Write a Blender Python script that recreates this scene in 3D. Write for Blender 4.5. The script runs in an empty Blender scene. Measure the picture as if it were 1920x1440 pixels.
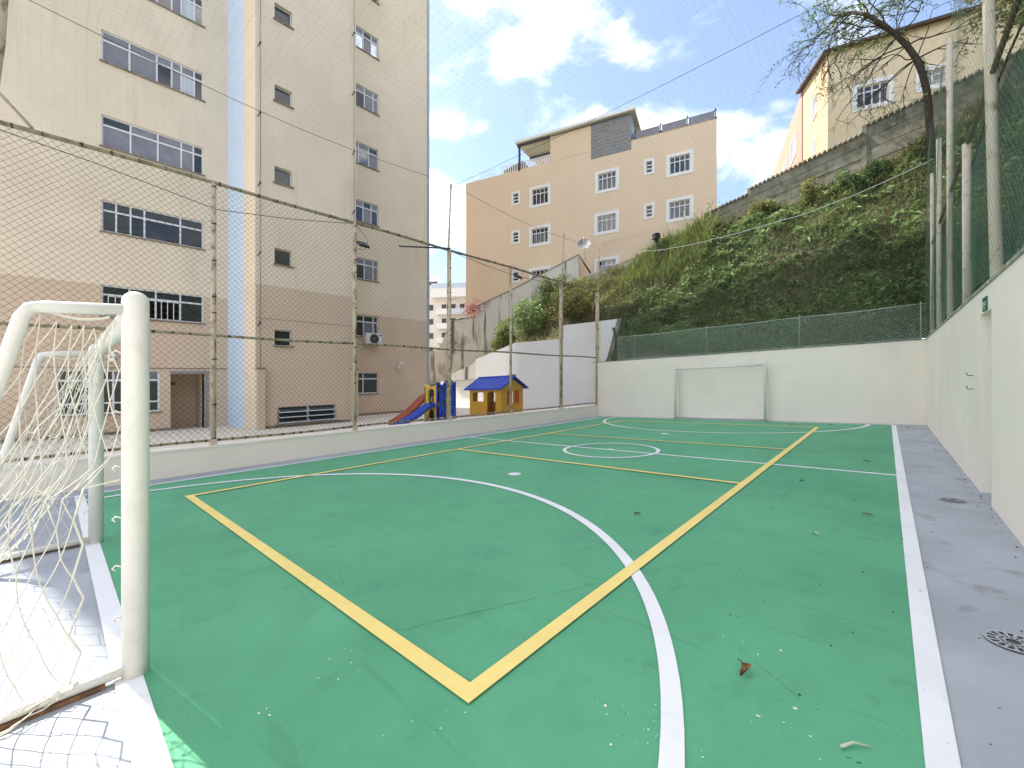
import bpy, math, random
import numpy as np
from mathutils import Vector

random.seed(7)
RNG = np.random.default_rng(11)
SC = bpy.context.scene
COL = SC.collection
R = math.radians

# ------------------------------------------------------------------ camera, sky, sun, exposure
PSI = math.atan2(702.0, 777.0)          # the camera looks this far left of the court's long axis
EYE = 1.5
cam_d = bpy.data.cameras.new('camera')
cam = bpy.data.objects.new('camera', cam_d)
COL.objects.link(cam)
cam.location = (0, 0, EYE)
cam.rotation_euler = (R(90), 0, PSI)
cam_d.sensor_width = 36.0
cam_d.lens = 777.0 / 1920 * 36.0
cam_d.shift_y = 4.0 / 1920
cam_d.clip_start = 0.05
cam_d.clip_end = 2000
SC.camera = cam

SUN_EL, SUN_AZ = R(52), R(190)          # azimuth from +X, counter-clockwise: from -X, a little from -Y
sdir = Vector((math.cos(SUN_EL) * math.cos(SUN_AZ), math.cos(SUN_EL) * math.sin(SUN_AZ), math.sin(SUN_EL)))
world = bpy.data.worlds.new('World')
SC.world = world
world.use_nodes = True
wt = world.node_tree
wt.nodes.clear()
w_out = wt.nodes.new('ShaderNodeOutputWorld')
w_bg = wt.nodes.new('ShaderNodeBackground')
w_bg.inputs['Strength'].default_value = 0.073
sky = wt.nodes.new('ShaderNodeTexSky')
sky.sky_type = 'NISHITA'
sky.sun_disc = False
sky.sun_elevation = SUN_EL
sky.sun_rotation = math.atan2(sdir.x, sdir.y)
sky.air_density = 1.0
sky.dust_density = 0.9
sky.ozone_density = 2.0
tc = wt.nodes.new('ShaderNodeTexCoord')
mp = wt.nodes.new('ShaderNodeMapping')
mp.inputs['Scale'].default_value = (1.0, 1.0, 1.7)
mp.inputs['Location'].default_value = (0.62, 0.35, 0.05)
n1 = wt.nodes.new('ShaderNodeTexNoise')
n1.inputs['Scale'].default_value = 4.0
n1.inputs['Detail'].default_value = 7
n1.inputs['Roughness'].default_value = 0.5
n1.inputs['Distortion'].default_value = 0.25
rp = wt.nodes.new('ShaderNodeValToRGB')
rp.color_ramp.interpolation = 'EASE'
rp.color_ramp.elements[0].position = 0.435
rp.color_ramp.elements[0].color = (0.03, 0.03, 0.03, 1)
rp.color_ramp.elements[1].position = 0.685
rp.color_ramp.elements[1].color = (0.92, 0.92, 0.92, 1)
mixc = wt.nodes.new('ShaderNodeMix')
mixc.data_type = 'RGBA'
wt.links.new(tc.outputs['Generated'], mp.inputs['Vector'])
wt.links.new(mp.outputs['Vector'], n1.inputs['Vector'])
wt.links.new(n1.outputs['Fac'], rp.inputs['Fac'])
wt.links.new(rp.outputs['Color'], mixc.inputs['Factor'])
wt.links.new(sky.outputs['Color'], mixc.inputs[6])
mixc.inputs[7].default_value = (13.0, 12.3, 11.5, 1)      # sunlit cloud, same units as the sky
wt.links.new(mixc.outputs[2], w_bg.inputs['Color'])
wt.links.new(w_bg.outputs['Background'], w_out.inputs['Surface'])

sun_d = bpy.data.lights.new('sun', 'SUN')
sun_d.energy = 2.7
sun_d.angle = R(0.55)
sun_d.color = (1.0, 0.95, 0.87)
sun = bpy.data.objects.new('sun', sun_d)
COL.objects.link(sun)
sun.location = (-40, -10, 60)
sun.rotation_euler = (-sdir).to_track_quat('-Z', 'Y').to_euler()

SC.view_settings.view_transform = 'Standard'
SC.view_settings.look = 'None'
SC.view_settings.gamma = 1
SC.view_settings.use_curve_mapping = False
SC.view_settings.exposure = 2.02

# ------------------------------------------------------------------ whole scene sheared in z: horizontals tilt in view, uprights stay upright
GX, GY = 0.0230, 0.0208


def grade(x, y):
    return GX * x + GY * y


# ------------------------------------------------------------------ materials
MATS = {}


def mat(name, col, rough=0.7, spec=0.3, var=0.0, vscale=2.0, bump=0.0, bscale=60.0, metal=0.0, vcol=None, stretch=None, vlo=0.35, vhi=0.65):
    """Principled paint: base colour, an optional second tone mixed by noise, and fine relief."""
    m = bpy.data.materials.new(name)
    m.use_nodes = True
    t = m.node_tree
    b = t.nodes['Principled BSDF']
    b.inputs['Roughness'].default_value = rough
    b.inputs['Metallic'].default_value = metal
    b.inputs['Specular IOR Level'].default_value = spec
    b.inputs['Base Color'].default_value = (*col, 1)
    tcn = t.nodes.new('ShaderNodeTexCoord')
    src = tcn.outputs['Object']
    if stretch:
        mpn = t.nodes.new('ShaderNodeMapping')
        mpn.inputs['Scale'].default_value = stretch
        t.links.new(src, mpn.inputs['Vector'])
        src = mpn.outputs['Vector']
    if var > 0 or vcol:
        n = t.nodes.new('ShaderNodeTexNoise')
        n.inputs['Scale'].default_value = vscale
        n.inputs['Detail'].default_value = 6
        n.inputs['Roughness'].default_value = 0.6
        t.links.new(src, n.inputs['Vector'])
        r = t.nodes.new('ShaderNodeMapRange')
        r.inputs['From Min'].default_value = vlo
        r.inputs['From Max'].default_value = vhi
        t.links.new(n.outputs['Fac'], r.inputs['Value'])
        mx = t.nodes.new('ShaderNodeMix')
        mx.data_type = 'RGBA'
        c2 = vcol if vcol else tuple(c * (1 - var) for c in col)
        mx.inputs[6].default_value = (*col, 1)
        mx.inputs[7].default_value = (*c2, 1)
        t.links.new(r.outputs['Result'], mx.inputs['Factor'])
        t.links.new(mx.outputs[2], b.inputs['Base Color'])
        m['_mix'] = mx.name
    if bump > 0:
        n2 = t.nodes.new('ShaderNodeTexNoise')
        n2.inputs['Scale'].default_value = bscale
        n2.inputs['Detail'].default_value = 3
        t.links.new(tcn.outputs['Object'], n2.inputs['Vector'])
        bp = t.nodes.new('ShaderNodeBump')
        bp.inputs['Strength'].default_value = bump
        bp.inputs['Distance'].default_value = 0.01
        t.links.new(n2.outputs['Fac'], bp.inputs['Height'])
        t.links.new(bp.outputs['Normal'], b.inputs['Normal'])
    MATS[name] = m
    return m


def overlay(m, col, scale, lo, hi, stretch=None, amount=1.0, detail=4, seed=0.0):
    """A further layer of marks (scuffs, flecks, drips) with shapes of their own on a material's colour."""
    t = m.node_tree
    b = t.nodes['Principled BSDF']
    tcn = t.nodes.new('ShaderNodeTexCoord')
    mpn = t.nodes.new('ShaderNodeMapping')
    mpn.inputs['Scale'].default_value = stretch or (1, 1, 1)
    mpn.inputs['Location'].default_value = (seed, seed * 1.7, seed * 0.6)
    t.links.new(tcn.outputs['Object'], mpn.inputs['Vector'])
    n = t.nodes.new('ShaderNodeTexNoise')
    n.inputs['Scale'].default_value = scale
    n.inputs['Detail'].default_value = detail
    t.links.new(mpn.outputs['Vector'], n.inputs['Vector'])
    r = t.nodes.new('ShaderNodeMapRange')
    r.inputs['From Min'].default_value = lo
    r.inputs['From Max'].default_value = hi
    r.inputs['To Max'].default_value = amount
    t.links.new(n.outputs['Fac'], r.inputs['Value'])
    mx = t.nodes.new('ShaderNodeMix')
    mx.data_type = 'RGBA'
    inp = b.inputs['Base Color']
    if inp.is_linked:
        t.links.new(inp.links[0].from_socket, mx.inputs[6])
    else:
        mx.inputs[6].default_value = inp.default_value
    mx.inputs[7].default_value = (*col, 1)
    t.links.new(r.outputs['Result'], mx.inputs['Factor'])
    t.links.new(mx.outputs[2], inp)
    return m


def leaf_mat(name, c1, c2, c3, nscale=1.2):
    m = bpy.data.materials.new(name)
    m.use_nodes = True
    t = m.node_tree
    b = t.nodes['Principled BSDF']
    b.inputs['Roughness'].default_value = 0.55
    b.inputs['Specular IOR Level'].default_value = 0.35
    at = t.nodes.new('ShaderNodeAttribute')
    at.attribute_name = 'tone'
    r = t.nodes.new('ShaderNodeValToRGB')
    r.color_ramp.elements[0].color = (*c1, 1)
    r.color_ramp.elements[1].color = (*c3, 1)
    e = r.color_ramp.elements.new(0.5)
    e.color = (*c2, 1)
    t.links.new(at.outputs['Fac'], r.inputs['Fac'])
    t.links.new(r.outputs['Color'], b.inputs['Base Color'])
    tr = t.nodes.new('ShaderNodeBsdfTranslucent')
    t.links.new(r.outputs['Color'], tr.inputs['Color'])
    ms = t.nodes.new('ShaderNodeMixShader')
    ms.inputs['Fac'].default_value = 0.35
    t.links.new(b.outputs['BSDF'], ms.inputs[1])
    t.links.new(tr.outputs['BSDF'], ms.inputs[2])
    t.links.new(ms.outputs['Shader'], t.nodes['Material Output'].inputs['Surface'])
    MATS[name] = m
    return m


def glass_mat(name, tint, fac):
    m = bpy.data.materials.new(name)
    m.use_nodes = True
    t = m.node_tree
    t.nodes.remove(t.nodes['Principled BSDF'])
    tr = t.nodes.new('ShaderNodeBsdfTransparent')
    tr.inputs['Color'].default_value = (*tint, 1)
    gl = t.nodes.new('ShaderNodeBsdfGlossy')
    gl.inputs['Roughness'].default_value = 0.02
    fr = t.nodes.new('ShaderNodeFresnel')
    fr.inputs['IOR'].default_value = 1.5
    ad = t.nodes.new('ShaderNodeMath')
    ad.operation = 'ADD'
    ad.inputs[1].default_value = fac
    ad.use_clamp = True
    t.links.new(fr.outputs['Fac'], ad.inputs[0])
    ms = t.nodes.new('ShaderNodeMixShader')
    t.links.new(ad.outputs['Value'], ms.inputs['Fac'])
    t.links.new(tr.outputs['BSDF'], ms.inputs[1])
    t.links.new(gl.outputs['BSDF'], ms.inputs[2])
    t.links.new(ms.outputs['Shader'], t.nodes['Material Output'].inputs['Surface'])
    MATS[name] = m
    return m


court_green = mat('court_green', (0.108, 0.385, 0.212), 0.62, 0.3, vcol=(0.088, 0.335, 0.182), vscale=0.9, bump=0.25, bscale=260)
overlay(court_green, (0.066, 0.255, 0.148), 2.4, 0.52, 0.80, amount=0.55, detail=7, seed=4)
overlay(court_green, (0.06, 0.235, 0.135), 1.2, 0.63, 0.70, stretch=(1.0, 9.0, 1), amount=0.35, seed=9)
overlay(court_green, (0.055, 0.235, 0.13), 0.55, 0.50, 0.72, amount=0.45, detail=9, seed=12)
overlay(court_green, (0.05, 0.20, 0.12), 5.5, 0.62, 0.72, stretch=(1, 0.6, 1), amount=0.30, detail=5, seed=15)
overlay(court_green, (0.50, 0.62, 0.55), 46, 0.755, 0.79, amount=0.8, detail=3, seed=2)
overlay(court_green, (0.02, 0.08, 0.05), 33, 0.765, 0.80, amount=0.8, detail=2, seed=6)
line_white = mat('line_white', (0.80, 0.81, 0.83), 0.55, 0.3, var=0.07, vscale=3.0, bump=0.2, bscale=240)
overlay(line_white, (0.55, 0.57, 0.56), 7.0, 0.60, 0.78, amount=0.45, detail=8, seed=3)
line_yellow = mat('line_yellow', (0.87, 0.70, 0.245), 0.55, 0.3, vcol=(0.82, 0.64, 0.215), vscale=3.0, bump=0.2, bscale=240)
overlay(line_yellow, (0.66, 0.52, 0.20), 7.0, 0.60, 0.78, amount=0.5, detail=8, seed=5)
floor_grey = mat('floor_grey', (0.40, 0.435, 0.475), 0.7, 0.25, vcol=(0.32, 0.345, 0.38), vscale=1.3, bump=0.35, bscale=180)
overlay(floor_grey, (0.16, 0.15, 0.15), 3.0, 0.60, 0.78, amount=0.7, detail=8, seed=3)
overlay(floor_grey, (0.07, 0.06, 0.05), 40, 0.74, 0.80, amount=0.7, seed=8)
wall_cream = mat('wall_cream', (0.87, 0.80, 0.695), 0.8, 0.2, var=0.06, vscale=0.7, bump=0.12, bscale=90)
overlay(wall_cream, (0.70, 0.65, 0.56), 1.6, 0.58, 0.80, stretch=(1, 1, 0.35), amount=0.4, seed=5, detail=7)
coping_mat = mat('coping_stone', (0.46, 0.45, 0.40), 0.85, 0.2, vcol=(0.20, 0.21, 0.15), vscale=6, bump=0.3)
kerb_top = mat('kerb_top', (0.84, 0.79, 0.70), 0.8, 0.2, var=0.12, vscale=2.0, bump=0.2)
facade = mat('facade_cream', (0.76, 0.655, 0.525), 0.85, 0.15, vcol=(0.70, 0.60, 0.475), vscale=0.55, bump=0.25, bscale=50)
overlay(facade, (0.56, 0.475, 0.375), 0.9, 0.60, 0.82, stretch=(1, 1, 0.45), amount=0.45, seed=2, detail=8)
overlay(facade, (0.50, 0.43, 0.35), 2.2, 0.60, 0.74, stretch=(1.5, 1.5, 0.10), amount=0.28, seed=6, detail=5)
facade_low = mat('facade_taupe', (0.63, 0.50, 0.385), 0.85, 0.15, vcol=(0.58, 0.455, 0.35), vscale=0.6, bump=0.25, bscale=50)
overlay(facade_low, (0.45, 0.345, 0.26), 0.9, 0.60, 0.82, stretch=(1, 1, 0.5), amount=0.4, seed=3, detail=8)
blue_paint = mat('pale_blue_paint', (0.56, 0.68, 0.84), 0.8, 0.2, var=0.06, vscale=1.0)
blue_edge = mat('slate_blue_paint', (0.36, 0.41, 0.52), 0.8, 0.2, var=0.12, vscale=2.0)
stone_mat = mat('granite', (0.42, 0.41, 0.39), 0.7, 0.3, vcol=(0.12, 0.11, 0.11), vscale=30)
sill_mat = mat('sill_stone', (0.30, 0.25, 0.20), 0.8, 0.2, vcol=(0.16, 0.13, 0.10), vscale=8)
alu = mat('white_frame', (0.72, 0.73, 0.76), 0.45, 0.4, var=0.08, vscale=5)
dark_room = mat('dark_interior', (0.035, 0.035, 0.04), 0.9, 0.1)
curtain = mat('curtain', (0.60, 0.66, 0.72), 0.9, 0.1, vcol=(0.42, 0.47, 0.54), vscale=9, stretch=(3, 3, 0.1))
blind = mat('louvre_blind', (0.17, 0.20, 0.25), 0.6, 0.3)
glass = glass_mat('clear_glass', (0.62, 0.66, 0.68), 0.03)
glass_dark = glass_mat('dark_glass', (0.34, 0.37, 0.38), 0.02)
frosted = mat('frosted_glass', (0.20, 0.20, 0.235), 0.22, 0.7, vcol=(0.15, 0.15, 0.18), vscale=3, bump=0.3, bscale=40)
frosted_dark = mat('dark_frosted_glass', (0.035, 0.045, 0.05), 0.16, 0.6, vcol=(0.02, 0.03, 0.03), vscale=3, bump=0.15, bscale=40)
house_wall = mat('house_peach', (0.77, 0.615, 0.46), 0.85, 0.15, vcol=(0.73, 0.58, 0.43), vscale=0.4, bump=0.2, bscale=40)
overlay(house_wall, (0.64, 0.48, 0.32), 0.7, 0.62, 0.85, stretch=(1, 1, 0.4), amount=0.35, seed=7, detail=8)
house_trim = mat('house_trim', (0.83, 0.83, 0.83), 0.7, 0.2, var=0.06, vscale=4)
hill_house = mat('hill_house_cream', (0.74, 0.62, 0.43), 0.85, 0.15, var=0.08, vscale=0.5, bump=0.2)
hill_house_flank = mat('hill_house_ochre', (0.52, 0.39, 0.25), 0.85, 0.15, var=0.08, vscale=0.5)  # the house's cream, coloured darker to offset direct sun on this flank
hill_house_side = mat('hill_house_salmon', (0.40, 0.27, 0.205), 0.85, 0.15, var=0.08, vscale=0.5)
roof_brown = mat('roof_brown', (0.12, 0.09, 0.075), 0.8, 0.2, vcol=(0.07, 0.055, 0.05), vscale=6)
awning_mat = mat('awning_sheet', (0.62, 0.58, 0.49), 0.6, 0.3, var=0.15, vscale=3)
iron_dark = mat('dark_iron', (0.06, 0.055, 0.06), 0.55, 0.4)
mosaic = mat('mosaic_grey', (0.24, 0.27, 0.31), 0.35, 0.5, vcol=(0.13, 0.15, 0.19), vscale=7)
stained = mat('stained_white', (0.68, 0.66, 0.63), 0.9, 0.1, var=0.1, vscale=1.2, bump=0.3, bscale=30)
overlay(stained, (0.10, 0.085, 0.075), 1.3, 0.565, 0.66, stretch=(1.6, 1.6, 0.16), amount=0.9, detail=6, seed=1)
overlay(stained, (0.14, 0.12, 0.10), 0.55, 0.57, 0.66, stretch=(1, 1, 0.8), amount=0.8, detail=9, seed=3)
mossy = mat('mossy_concrete', (0.32, 0.30, 0.25), 0.95, 0.1, vcol=(0.16, 0.16, 0.11), vscale=2.2, bump=0.5, bscale=25)
overlay(mossy, (0.08, 0.08, 0.055), 3.5, 0.56, 0.70, stretch=(1, 1, 0.4), amount=0.45, detail=8, seed=3)
white_wall = mat('white_render', (0.83, 0.82, 0.82), 0.85, 0.2, var=0.05, vscale=0.8, bump=0.15)
paving = mat('play_paving', (0.72, 0.66, 0.57), 0.85, 0.2, vcol=(0.62, 0.57, 0.49), vscale=1.5, bump=0.2)
asphalt_far = mat('far_ground', (0.22, 0.21, 0.19), 0.9, 0.1, vcol=(0.15, 0.16, 0.11), vscale=0.2)
soil = mat('hill_soil', (0.14, 0.115, 0.075), 0.95, 0.1, vcol=(0.085, 0.09, 0.045), vscale=1.2, bump=0.8, bscale=8)
post_paint = mat('post_paint', (0.56, 0.465, 0.335), 0.7, 0.3, vcol=(0.24, 0.18, 0.11), vscale=9, bump=0.3, bscale=60, stretch=(1, 1, 0.5), vlo=0.50, vhi=0.62)
rail_paint = mat('rail_paint', (0.36, 0.31, 0.21), 0.75, 0.3, vcol=(0.16, 0.12, 0.07), vscale=9, bump=0.3, bscale=60, vlo=0.45, vhi=0.68)
post_cream = mat('cream_post', (0.74, 0.65, 0.52), 0.75, 0.25, vcol=(0.34, 0.24, 0.15), vscale=7, bump=0.3, bscale=50, vlo=0.56, vhi=0.72)
net_brown = mat('net_brown', (0.085, 0.062, 0.043), 0.9, 0.1)
net_dark = mat('roof_net_cord', (0.07, 0.08, 0.10), 0.9, 0.1)
net_pale = mat('pale_net_cord', (0.36, 0.38, 0.28), 0.9, 0.1)
net_side = mat('side_net_cord', (0.20, 0.27, 0.20), 0.9, 0.1)
net_fold_m = mat('net_fold', (0.22, 0.24, 0.19), 0.9, 0.1)
net_green = mat('green_wire', (0.56, 0.70, 0.60), 0.6, 0.3)
rope_white = mat('white_rope', (0.72, 0.72, 0.68), 0.9, 0.1)
lash_mat = mat('lashing', (0.05, 0.045, 0.03), 0.9, 0.1)
goal_white = mat('goal_white', (0.74, 0.715, 0.675), 0.38, 0.45, vcol=(0.67, 0.64, 0.59), vscale=9, bump=0.08, bscale=90, vlo=0.5, vhi=0.75)
goal_white2 = mat('goal_bar_white', (0.74, 0.73, 0.69), 0.5, 0.4, vcol=(0.30, 0.22, 0.15), vscale=14, bump=0.2, bscale=60, vlo=0.62, vhi=0.74)
cord_cream = mat('net_cord_cream', (0.72, 0.69, 0.60), 0.9, 0.1, var=0.15, vscale=12)
rust = mat('rusty_steel', (0.09, 0.06, 0.04), 0.9, 0.2, vcol=(0.22, 0.12, 0.06), vscale=20)
pl_blue = mat('plastic_blue', (0.018, 0.075, 0.56), 0.38, 0.45, var=0.2, vscale=2)
pl_yellow = mat('plastic_yellow', (0.78, 0.46, 0.035), 0.42, 0.4, vcol=(0.70, 0.40, 0.03), vscale=2)
pl_mustard = mat('plastic_mustard', (0.72, 0.40, 0.045), 0.45, 0.4, var=0.12, vscale=2)
pl_red = mat('plastic_red', (0.62, 0.095, 0.03), 0.42, 0.4, var=0.12, vscale=2)
pl_rust = mat('plastic_brick', (0.40, 0.085, 0.035), 0.45, 0.4, var=0.15, vscale=2)
vent_green = mat('vent_green', (0.02, 0.045, 0.03), 0.6, 0.3)
pl_green = mat('plastic_green', (0.012, 0.16, 0.13), 0.42, 0.4, var=0.15, vscale=2)
sign_green = mat('sign_green', (0.012, 0.10, 0.075), 0.4, 0.4)
sign_white = mat('sign_white', (0.70, 0.74, 0.66), 0.5, 0.3)
drain_mat = mat('drain_pit', (0.10, 0.095, 0.09), 0.9, 0.1)
black_pl = mat('black_plastic', (0.02, 0.02, 0.022), 0.5, 0.4)
lens_mat = mat('lamp_lens', (0.42, 0.50, 0.38), 0.12, 0.6)
lamp_white = mat('lamp_white', (0.78, 0.77, 0.75), 0.4, 0.4)
ac_white = mat('ac_white', (0.68, 0.69, 0.71), 0.5, 0.35, var=0.06)
ac_blue = mat('ac_sticker', (0.05, 0.20, 0.48), 0.5, 0.3)
dish_grey = mat('dish_grey', (0.24, 0.25, 0.26), 0.6, 0.3, var=0.2, vscale=5)
number_blue = mat('number_blue', (0.20, 0.25, 0.36), 0.6, 0.3)
far_white = mat('far_white', (0.78, 0.77, 0.76), 0.85, 0.2)
far_pink = mat('far_pink', (0.72, 0.67, 0.63), 0.85, 0.2)
far_blue = mat('far_balcony_glass', (0.50, 0.58, 0.70), 0.4, 0.4)
far_dark = mat('far_window', (0.05, 0.05, 0.055), 0.3, 0.5)
bark = mat('bark', (0.085, 0.070, 0.052), 0.95, 0.1, vcol=(0.045, 0.04, 0.03), vscale=12, bump=0.8, bscale=30)
leaf_brown = mat('dry_leaf', (0.26, 0.13, 0.045), 0.7, 0.3, vcol=(0.10, 0.05, 0.02), vscale=40)
leaf_dark = mat('dark_leaf', (0.035, 0.030, 0.015), 0.8, 0.2)
twig_pale = mat('pale_straw', (0.50, 0.53, 0.40), 0.8, 0.2)
scuff_white = mat('chipped_paint', (0.62, 0.70, 0.66), 0.8, 0.2)
crack_dark = mat('hairline_scratch', (0.03, 0.15, 0.09), 0.8, 0.2)
foliage_mid = leaf_mat('foliage_mid', (0.075, 0.085, 0.026), (0.185, 0.20, 0.06), (0.40, 0.40, 0.17))
foliage_dark = leaf_mat('foliage_dark', (0.046, 0.08, 0.026), (0.118, 0.195, 0.06), (0.28, 0.38, 0.15))
foliage_bright = leaf_mat('foliage_bright', (0.075, 0.11, 0.025), (0.16, 0.22, 0.05), (0.30, 0.37, 0.10))
grass_mat = leaf_mat('grass_blades', (0.075, 0.09, 0.03), (0.14, 0.155, 0.055), (0.26, 0.245, 0.13))
straw_mat = leaf_mat('dry_stems', (0.10, 0.08, 0.05), (0.20, 0.165, 0.095), (0.34, 0.29, 0.19))
flower_mat = leaf_mat('pink_flowers', (0.30, 0.05, 0.09), (0.40, 0.10, 0.14), (0.25, 0.18, 0.10))

cloth = bpy.data.materials.new('green_shade_cloth')
cloth.use_nodes = True
_t = cloth.node_tree
_b = _t.nodes['Principled BSDF']
_b.inputs['Base Color'].default_value = (0.012, 0.075, 0.042, 1)
_b.inputs['Roughness'].default_value = 0.8
_tr = _t.nodes.new('ShaderNodeBsdfTransparent')
_ms = _t.nodes.new('ShaderNodeMixShader')
_n = _t.nodes.new('ShaderNodeTexNoise')
_n.inputs['Scale'].default_value = 5.0
_tc = _t.nodes.new('ShaderNodeTexCoord')
_t.links.new(_tc.outputs['Object'], _n.inputs['Vector'])
_r = _t.nodes.new('ShaderNodeMapRange')
_r.inputs['To Min'].default_value = 0.45
_r.inputs['To Max'].default_value = 0.85
_t.links.new(_n.outputs['Fac'], _r.inputs['Value'])
_t.links.new(_r.outputs['Result'], _ms.inputs['Fac'])
_t.links.new(_tr.outputs['BSDF'], _ms.inputs[1])
_t.links.new(_b.outputs['BSDF'], _ms.inputs[2])
_t.links.new(_ms.outputs['Shader'], _t.nodes['Material Output'].inputs['Surface'])

# ------------------------------------------------------------------ builders
ORG = {}            # world origin of every thing (vertical shear included)


def tag(o, label=None, cat=None, group=None, kind=None):
    if label:
        o['label'] = label
    if cat:
        o['category'] = cat
    if group:
        o['group'] = group
    if kind:
        o['kind'] = kind
    return o


def thing(name, label, cat, loc, group=None):
    o = bpy.data.objects.new(name, None)
    COL.objects.link(o)
    o.empty_display_size = 0.2
    o.location = (loc[0], loc[1], loc[2] + grade(loc[0], loc[1]))
    ORG[o.name] = np.array(o.location)
    return tag(o, label, cat, group)


class Frame:
    """A wall's own axes: s along it, d out of it, z up."""

    def __init__(self, o, u, n):
        self.o = np.array(o, float)
        self.u = np.array(u, float)
        self.n = np.array(n, float)

    def pt(self, s, d, z):
        return (self.o[0] + self.u[0] * s + self.n[0] * d, self.o[1] + self.u[1] * s + self.n[1] * d, z)


class MB:
    def __init__(self, fr=None):
        self.v, self.f, self.sm, self.fr = [], [], [], fr

    def add(self, verts, faces, smooth=False):
        n = len(self.v)
        if self.fr:
            verts = [self.fr.pt(*p) for p in verts]
        self.v.extend([tuple(p) for p in verts])
        self.f.extend([tuple(i + n for i in f) for f in faces])
        self.sm.extend([smooth] * len(faces))
        return self

    def box(self, x0, x1, y0, y1, z0, z1):
        return self.add([(x0, y0, z0), (x1, y0, z0), (x1, y1, z0), (x0, y1, z0), (x0, y0, z1), (x1, y0, z1), (x1, y1, z1), (x0, y1, z1)],
                        [(0, 3, 2, 1), (4, 5, 6, 7), (0, 1, 5, 4), (1, 2, 6, 5), (2, 3, 7, 6), (3, 0, 4, 7)])

    def quad(self, a, b, c, d):
        return self.add([a, b, c, d], [(0, 1, 2, 3)])

    def prism(self, poly, axis, a, b):
        """Extrude a 2D outline between a and b along axis ('x', 'y' or 'z')."""
        n = len(poly)
        mk = {'x': lambda p, t: (t, p[0], p[1]), 'y': lambda p, t: (p[0], t, p[1]), 'z': lambda p, t: (p[0], p[1], t)}[axis]
        vs = [mk(p, a) for p in poly] + [mk(p, b) for p in poly]
        fs = [tuple(range(n))[::-1], tuple(range(n, 2 * n))] + [(i, (i + 1) % n, n + (i + 1) % n, n + i) for i in range(n)]
        return self.add(vs, fs)

    def path(self, pts, r, n=8, caps=True, smooth=True):
        pts = [np.array(p, float) for p in pts]
        m = len(pts)
        rr = r if isinstance(r, (list, tuple)) else [r] * m
        vs, fs = [], []
        prev = None
        for i in range(m):
            a = pts[max(i - 1, 0)]
            b = pts[min(i + 1, m - 1)]
            t = b - a
            t /= (np.linalg.norm(t) + 1e-9)
            if prev is None:
                h = np.array([0, 0, 1.0]) if abs(t[2]) < 0.9 else np.array([1.0, 0, 0])
                u = np.cross(t, h)
            else:
                u = prev - t * np.dot(prev, t)
            u /= (np.linalg.norm(u) + 1e-9)
            prev = u
            w = np.cross(t, u)
            for k in range(n):
                an = 2 * math.pi * k / n
                vs.append(pts[i] + (u * math.cos(an) + w * math.sin(an)) * rr[i])
        for i in range(m - 1):
            for k in range(n):
                a = i * n + k
                b = i * n + (k + 1) % n
                fs.append((a, b, b + n, a + n))
        if caps:
            fs.append(tuple(range(n))[::-1])
            fs.append(tuple(range((m - 1) * n, m * n)))
        return self.add(vs, fs, smooth)

    def tube(self, a, b, r, n=10):
        return self.path([a, b], r, n)

    def disc(self, c, r, z, n=24, ring=None):
        if ring is None:
            return self.add([(c[0] + r * math.cos(2 * math.pi * k / n), c[1] + r * math.sin(2 * math.pi * k / n), z) for k in range(n)], [tuple(range(n))])
        vs, fs = [], []
        for k in range(n):
            a = 2 * math.pi * k / n
            vs += [(c[0] + r * math.cos(a), c[1] + r * math.sin(a), z), (c[0] + ring * math.cos(a), c[1] + ring * math.sin(a), z)]
            b = (k + 1) % n
            fs.append((2 * k + 1, 2 * k, 2 * b, 2 * b + 1))
        return self.add(vs, fs)

    def build(self, name, m, parent=None, graded=True, at=None):
        V = np.array(self.v, float)
        if parent is not None:
            org = ORG[parent.name]
            if graded:
                V[:, 2] += grade(V[:, 0], V[:, 1])
            else:
                V[:, 2] += grade(org[0], org[1])
        else:
            c = np.array([V[:, 0].mean(), V[:, 1].mean(), 0]) if at is None else np.array(at, float)
            if graded:
                V[:, 2] += grade(V[:, 0], V[:, 1])
            else:
                V[:, 2] += grade(c[0], c[1])
            org = np.array([c[0], c[1], V[:, 2].min()])
        me = bpy.data.meshes.new(name)
        me.from_pydata((V - org).tolist(), [], self.f)
        if any(self.sm):
            me.polygons.foreach_set('use_smooth', self.sm)
        me.materials.append(m)
        me.update()
        o = bpy.data.objects.new(name, me)
        COL.objects.link(o)
        if parent is not None:
            o.parent = parent
            # a part sits at its thing's origin; parts of parts likewise
        else:
            o.location = org
        ORG[o.name] = org
        return o


def np_mesh(name, V, F, m, parent=None, tone=None, kind=None):
    """A mesh from arrays (leaves, cords): V (n,3) flat-site coordinates, F (k,3|4)."""
    V = np.array(V, float)
    V[:, 2] += grade(V[:, 0], V[:, 1])
    org = ORG[parent.name] if parent is not None else np.array([V[:, 0].mean(), V[:, 1].mean(), V[:, 2].min()])
    F = np.asarray(F)
    me = bpy.data.meshes.new(name)
    me.vertices.add(len(V))
    me.vertices.foreach_set('co', (V - org).astype(np.float32).ravel())
    k = F.shape[1]
    me.loops.add(F.size)
    me.loops.foreach_set('vertex_index', F.astype(np.int32).ravel())
    me.polygons.add(len(F))
    me.polygons.foreach_set('loop_start', np.arange(0, F.size, k, dtype=np.int32))
    if tone is not None:
        a = me.attributes.new('tone', 'FLOAT', 'FACE')
        a.data.foreach_set('value', np.clip(tone, 0, 1).astype(np.float32))
    me.materials.append(m)
    me.update(calc_edges=True)
    o = bpy.data.objects.new(name, me)
    COL.objects.link(o)
    if parent is not None:
        o.parent = parent
    else:
        o.location = org
    ORG[o.name] = org
    if kind:
        o['kind'] = kind
    return o


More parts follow.
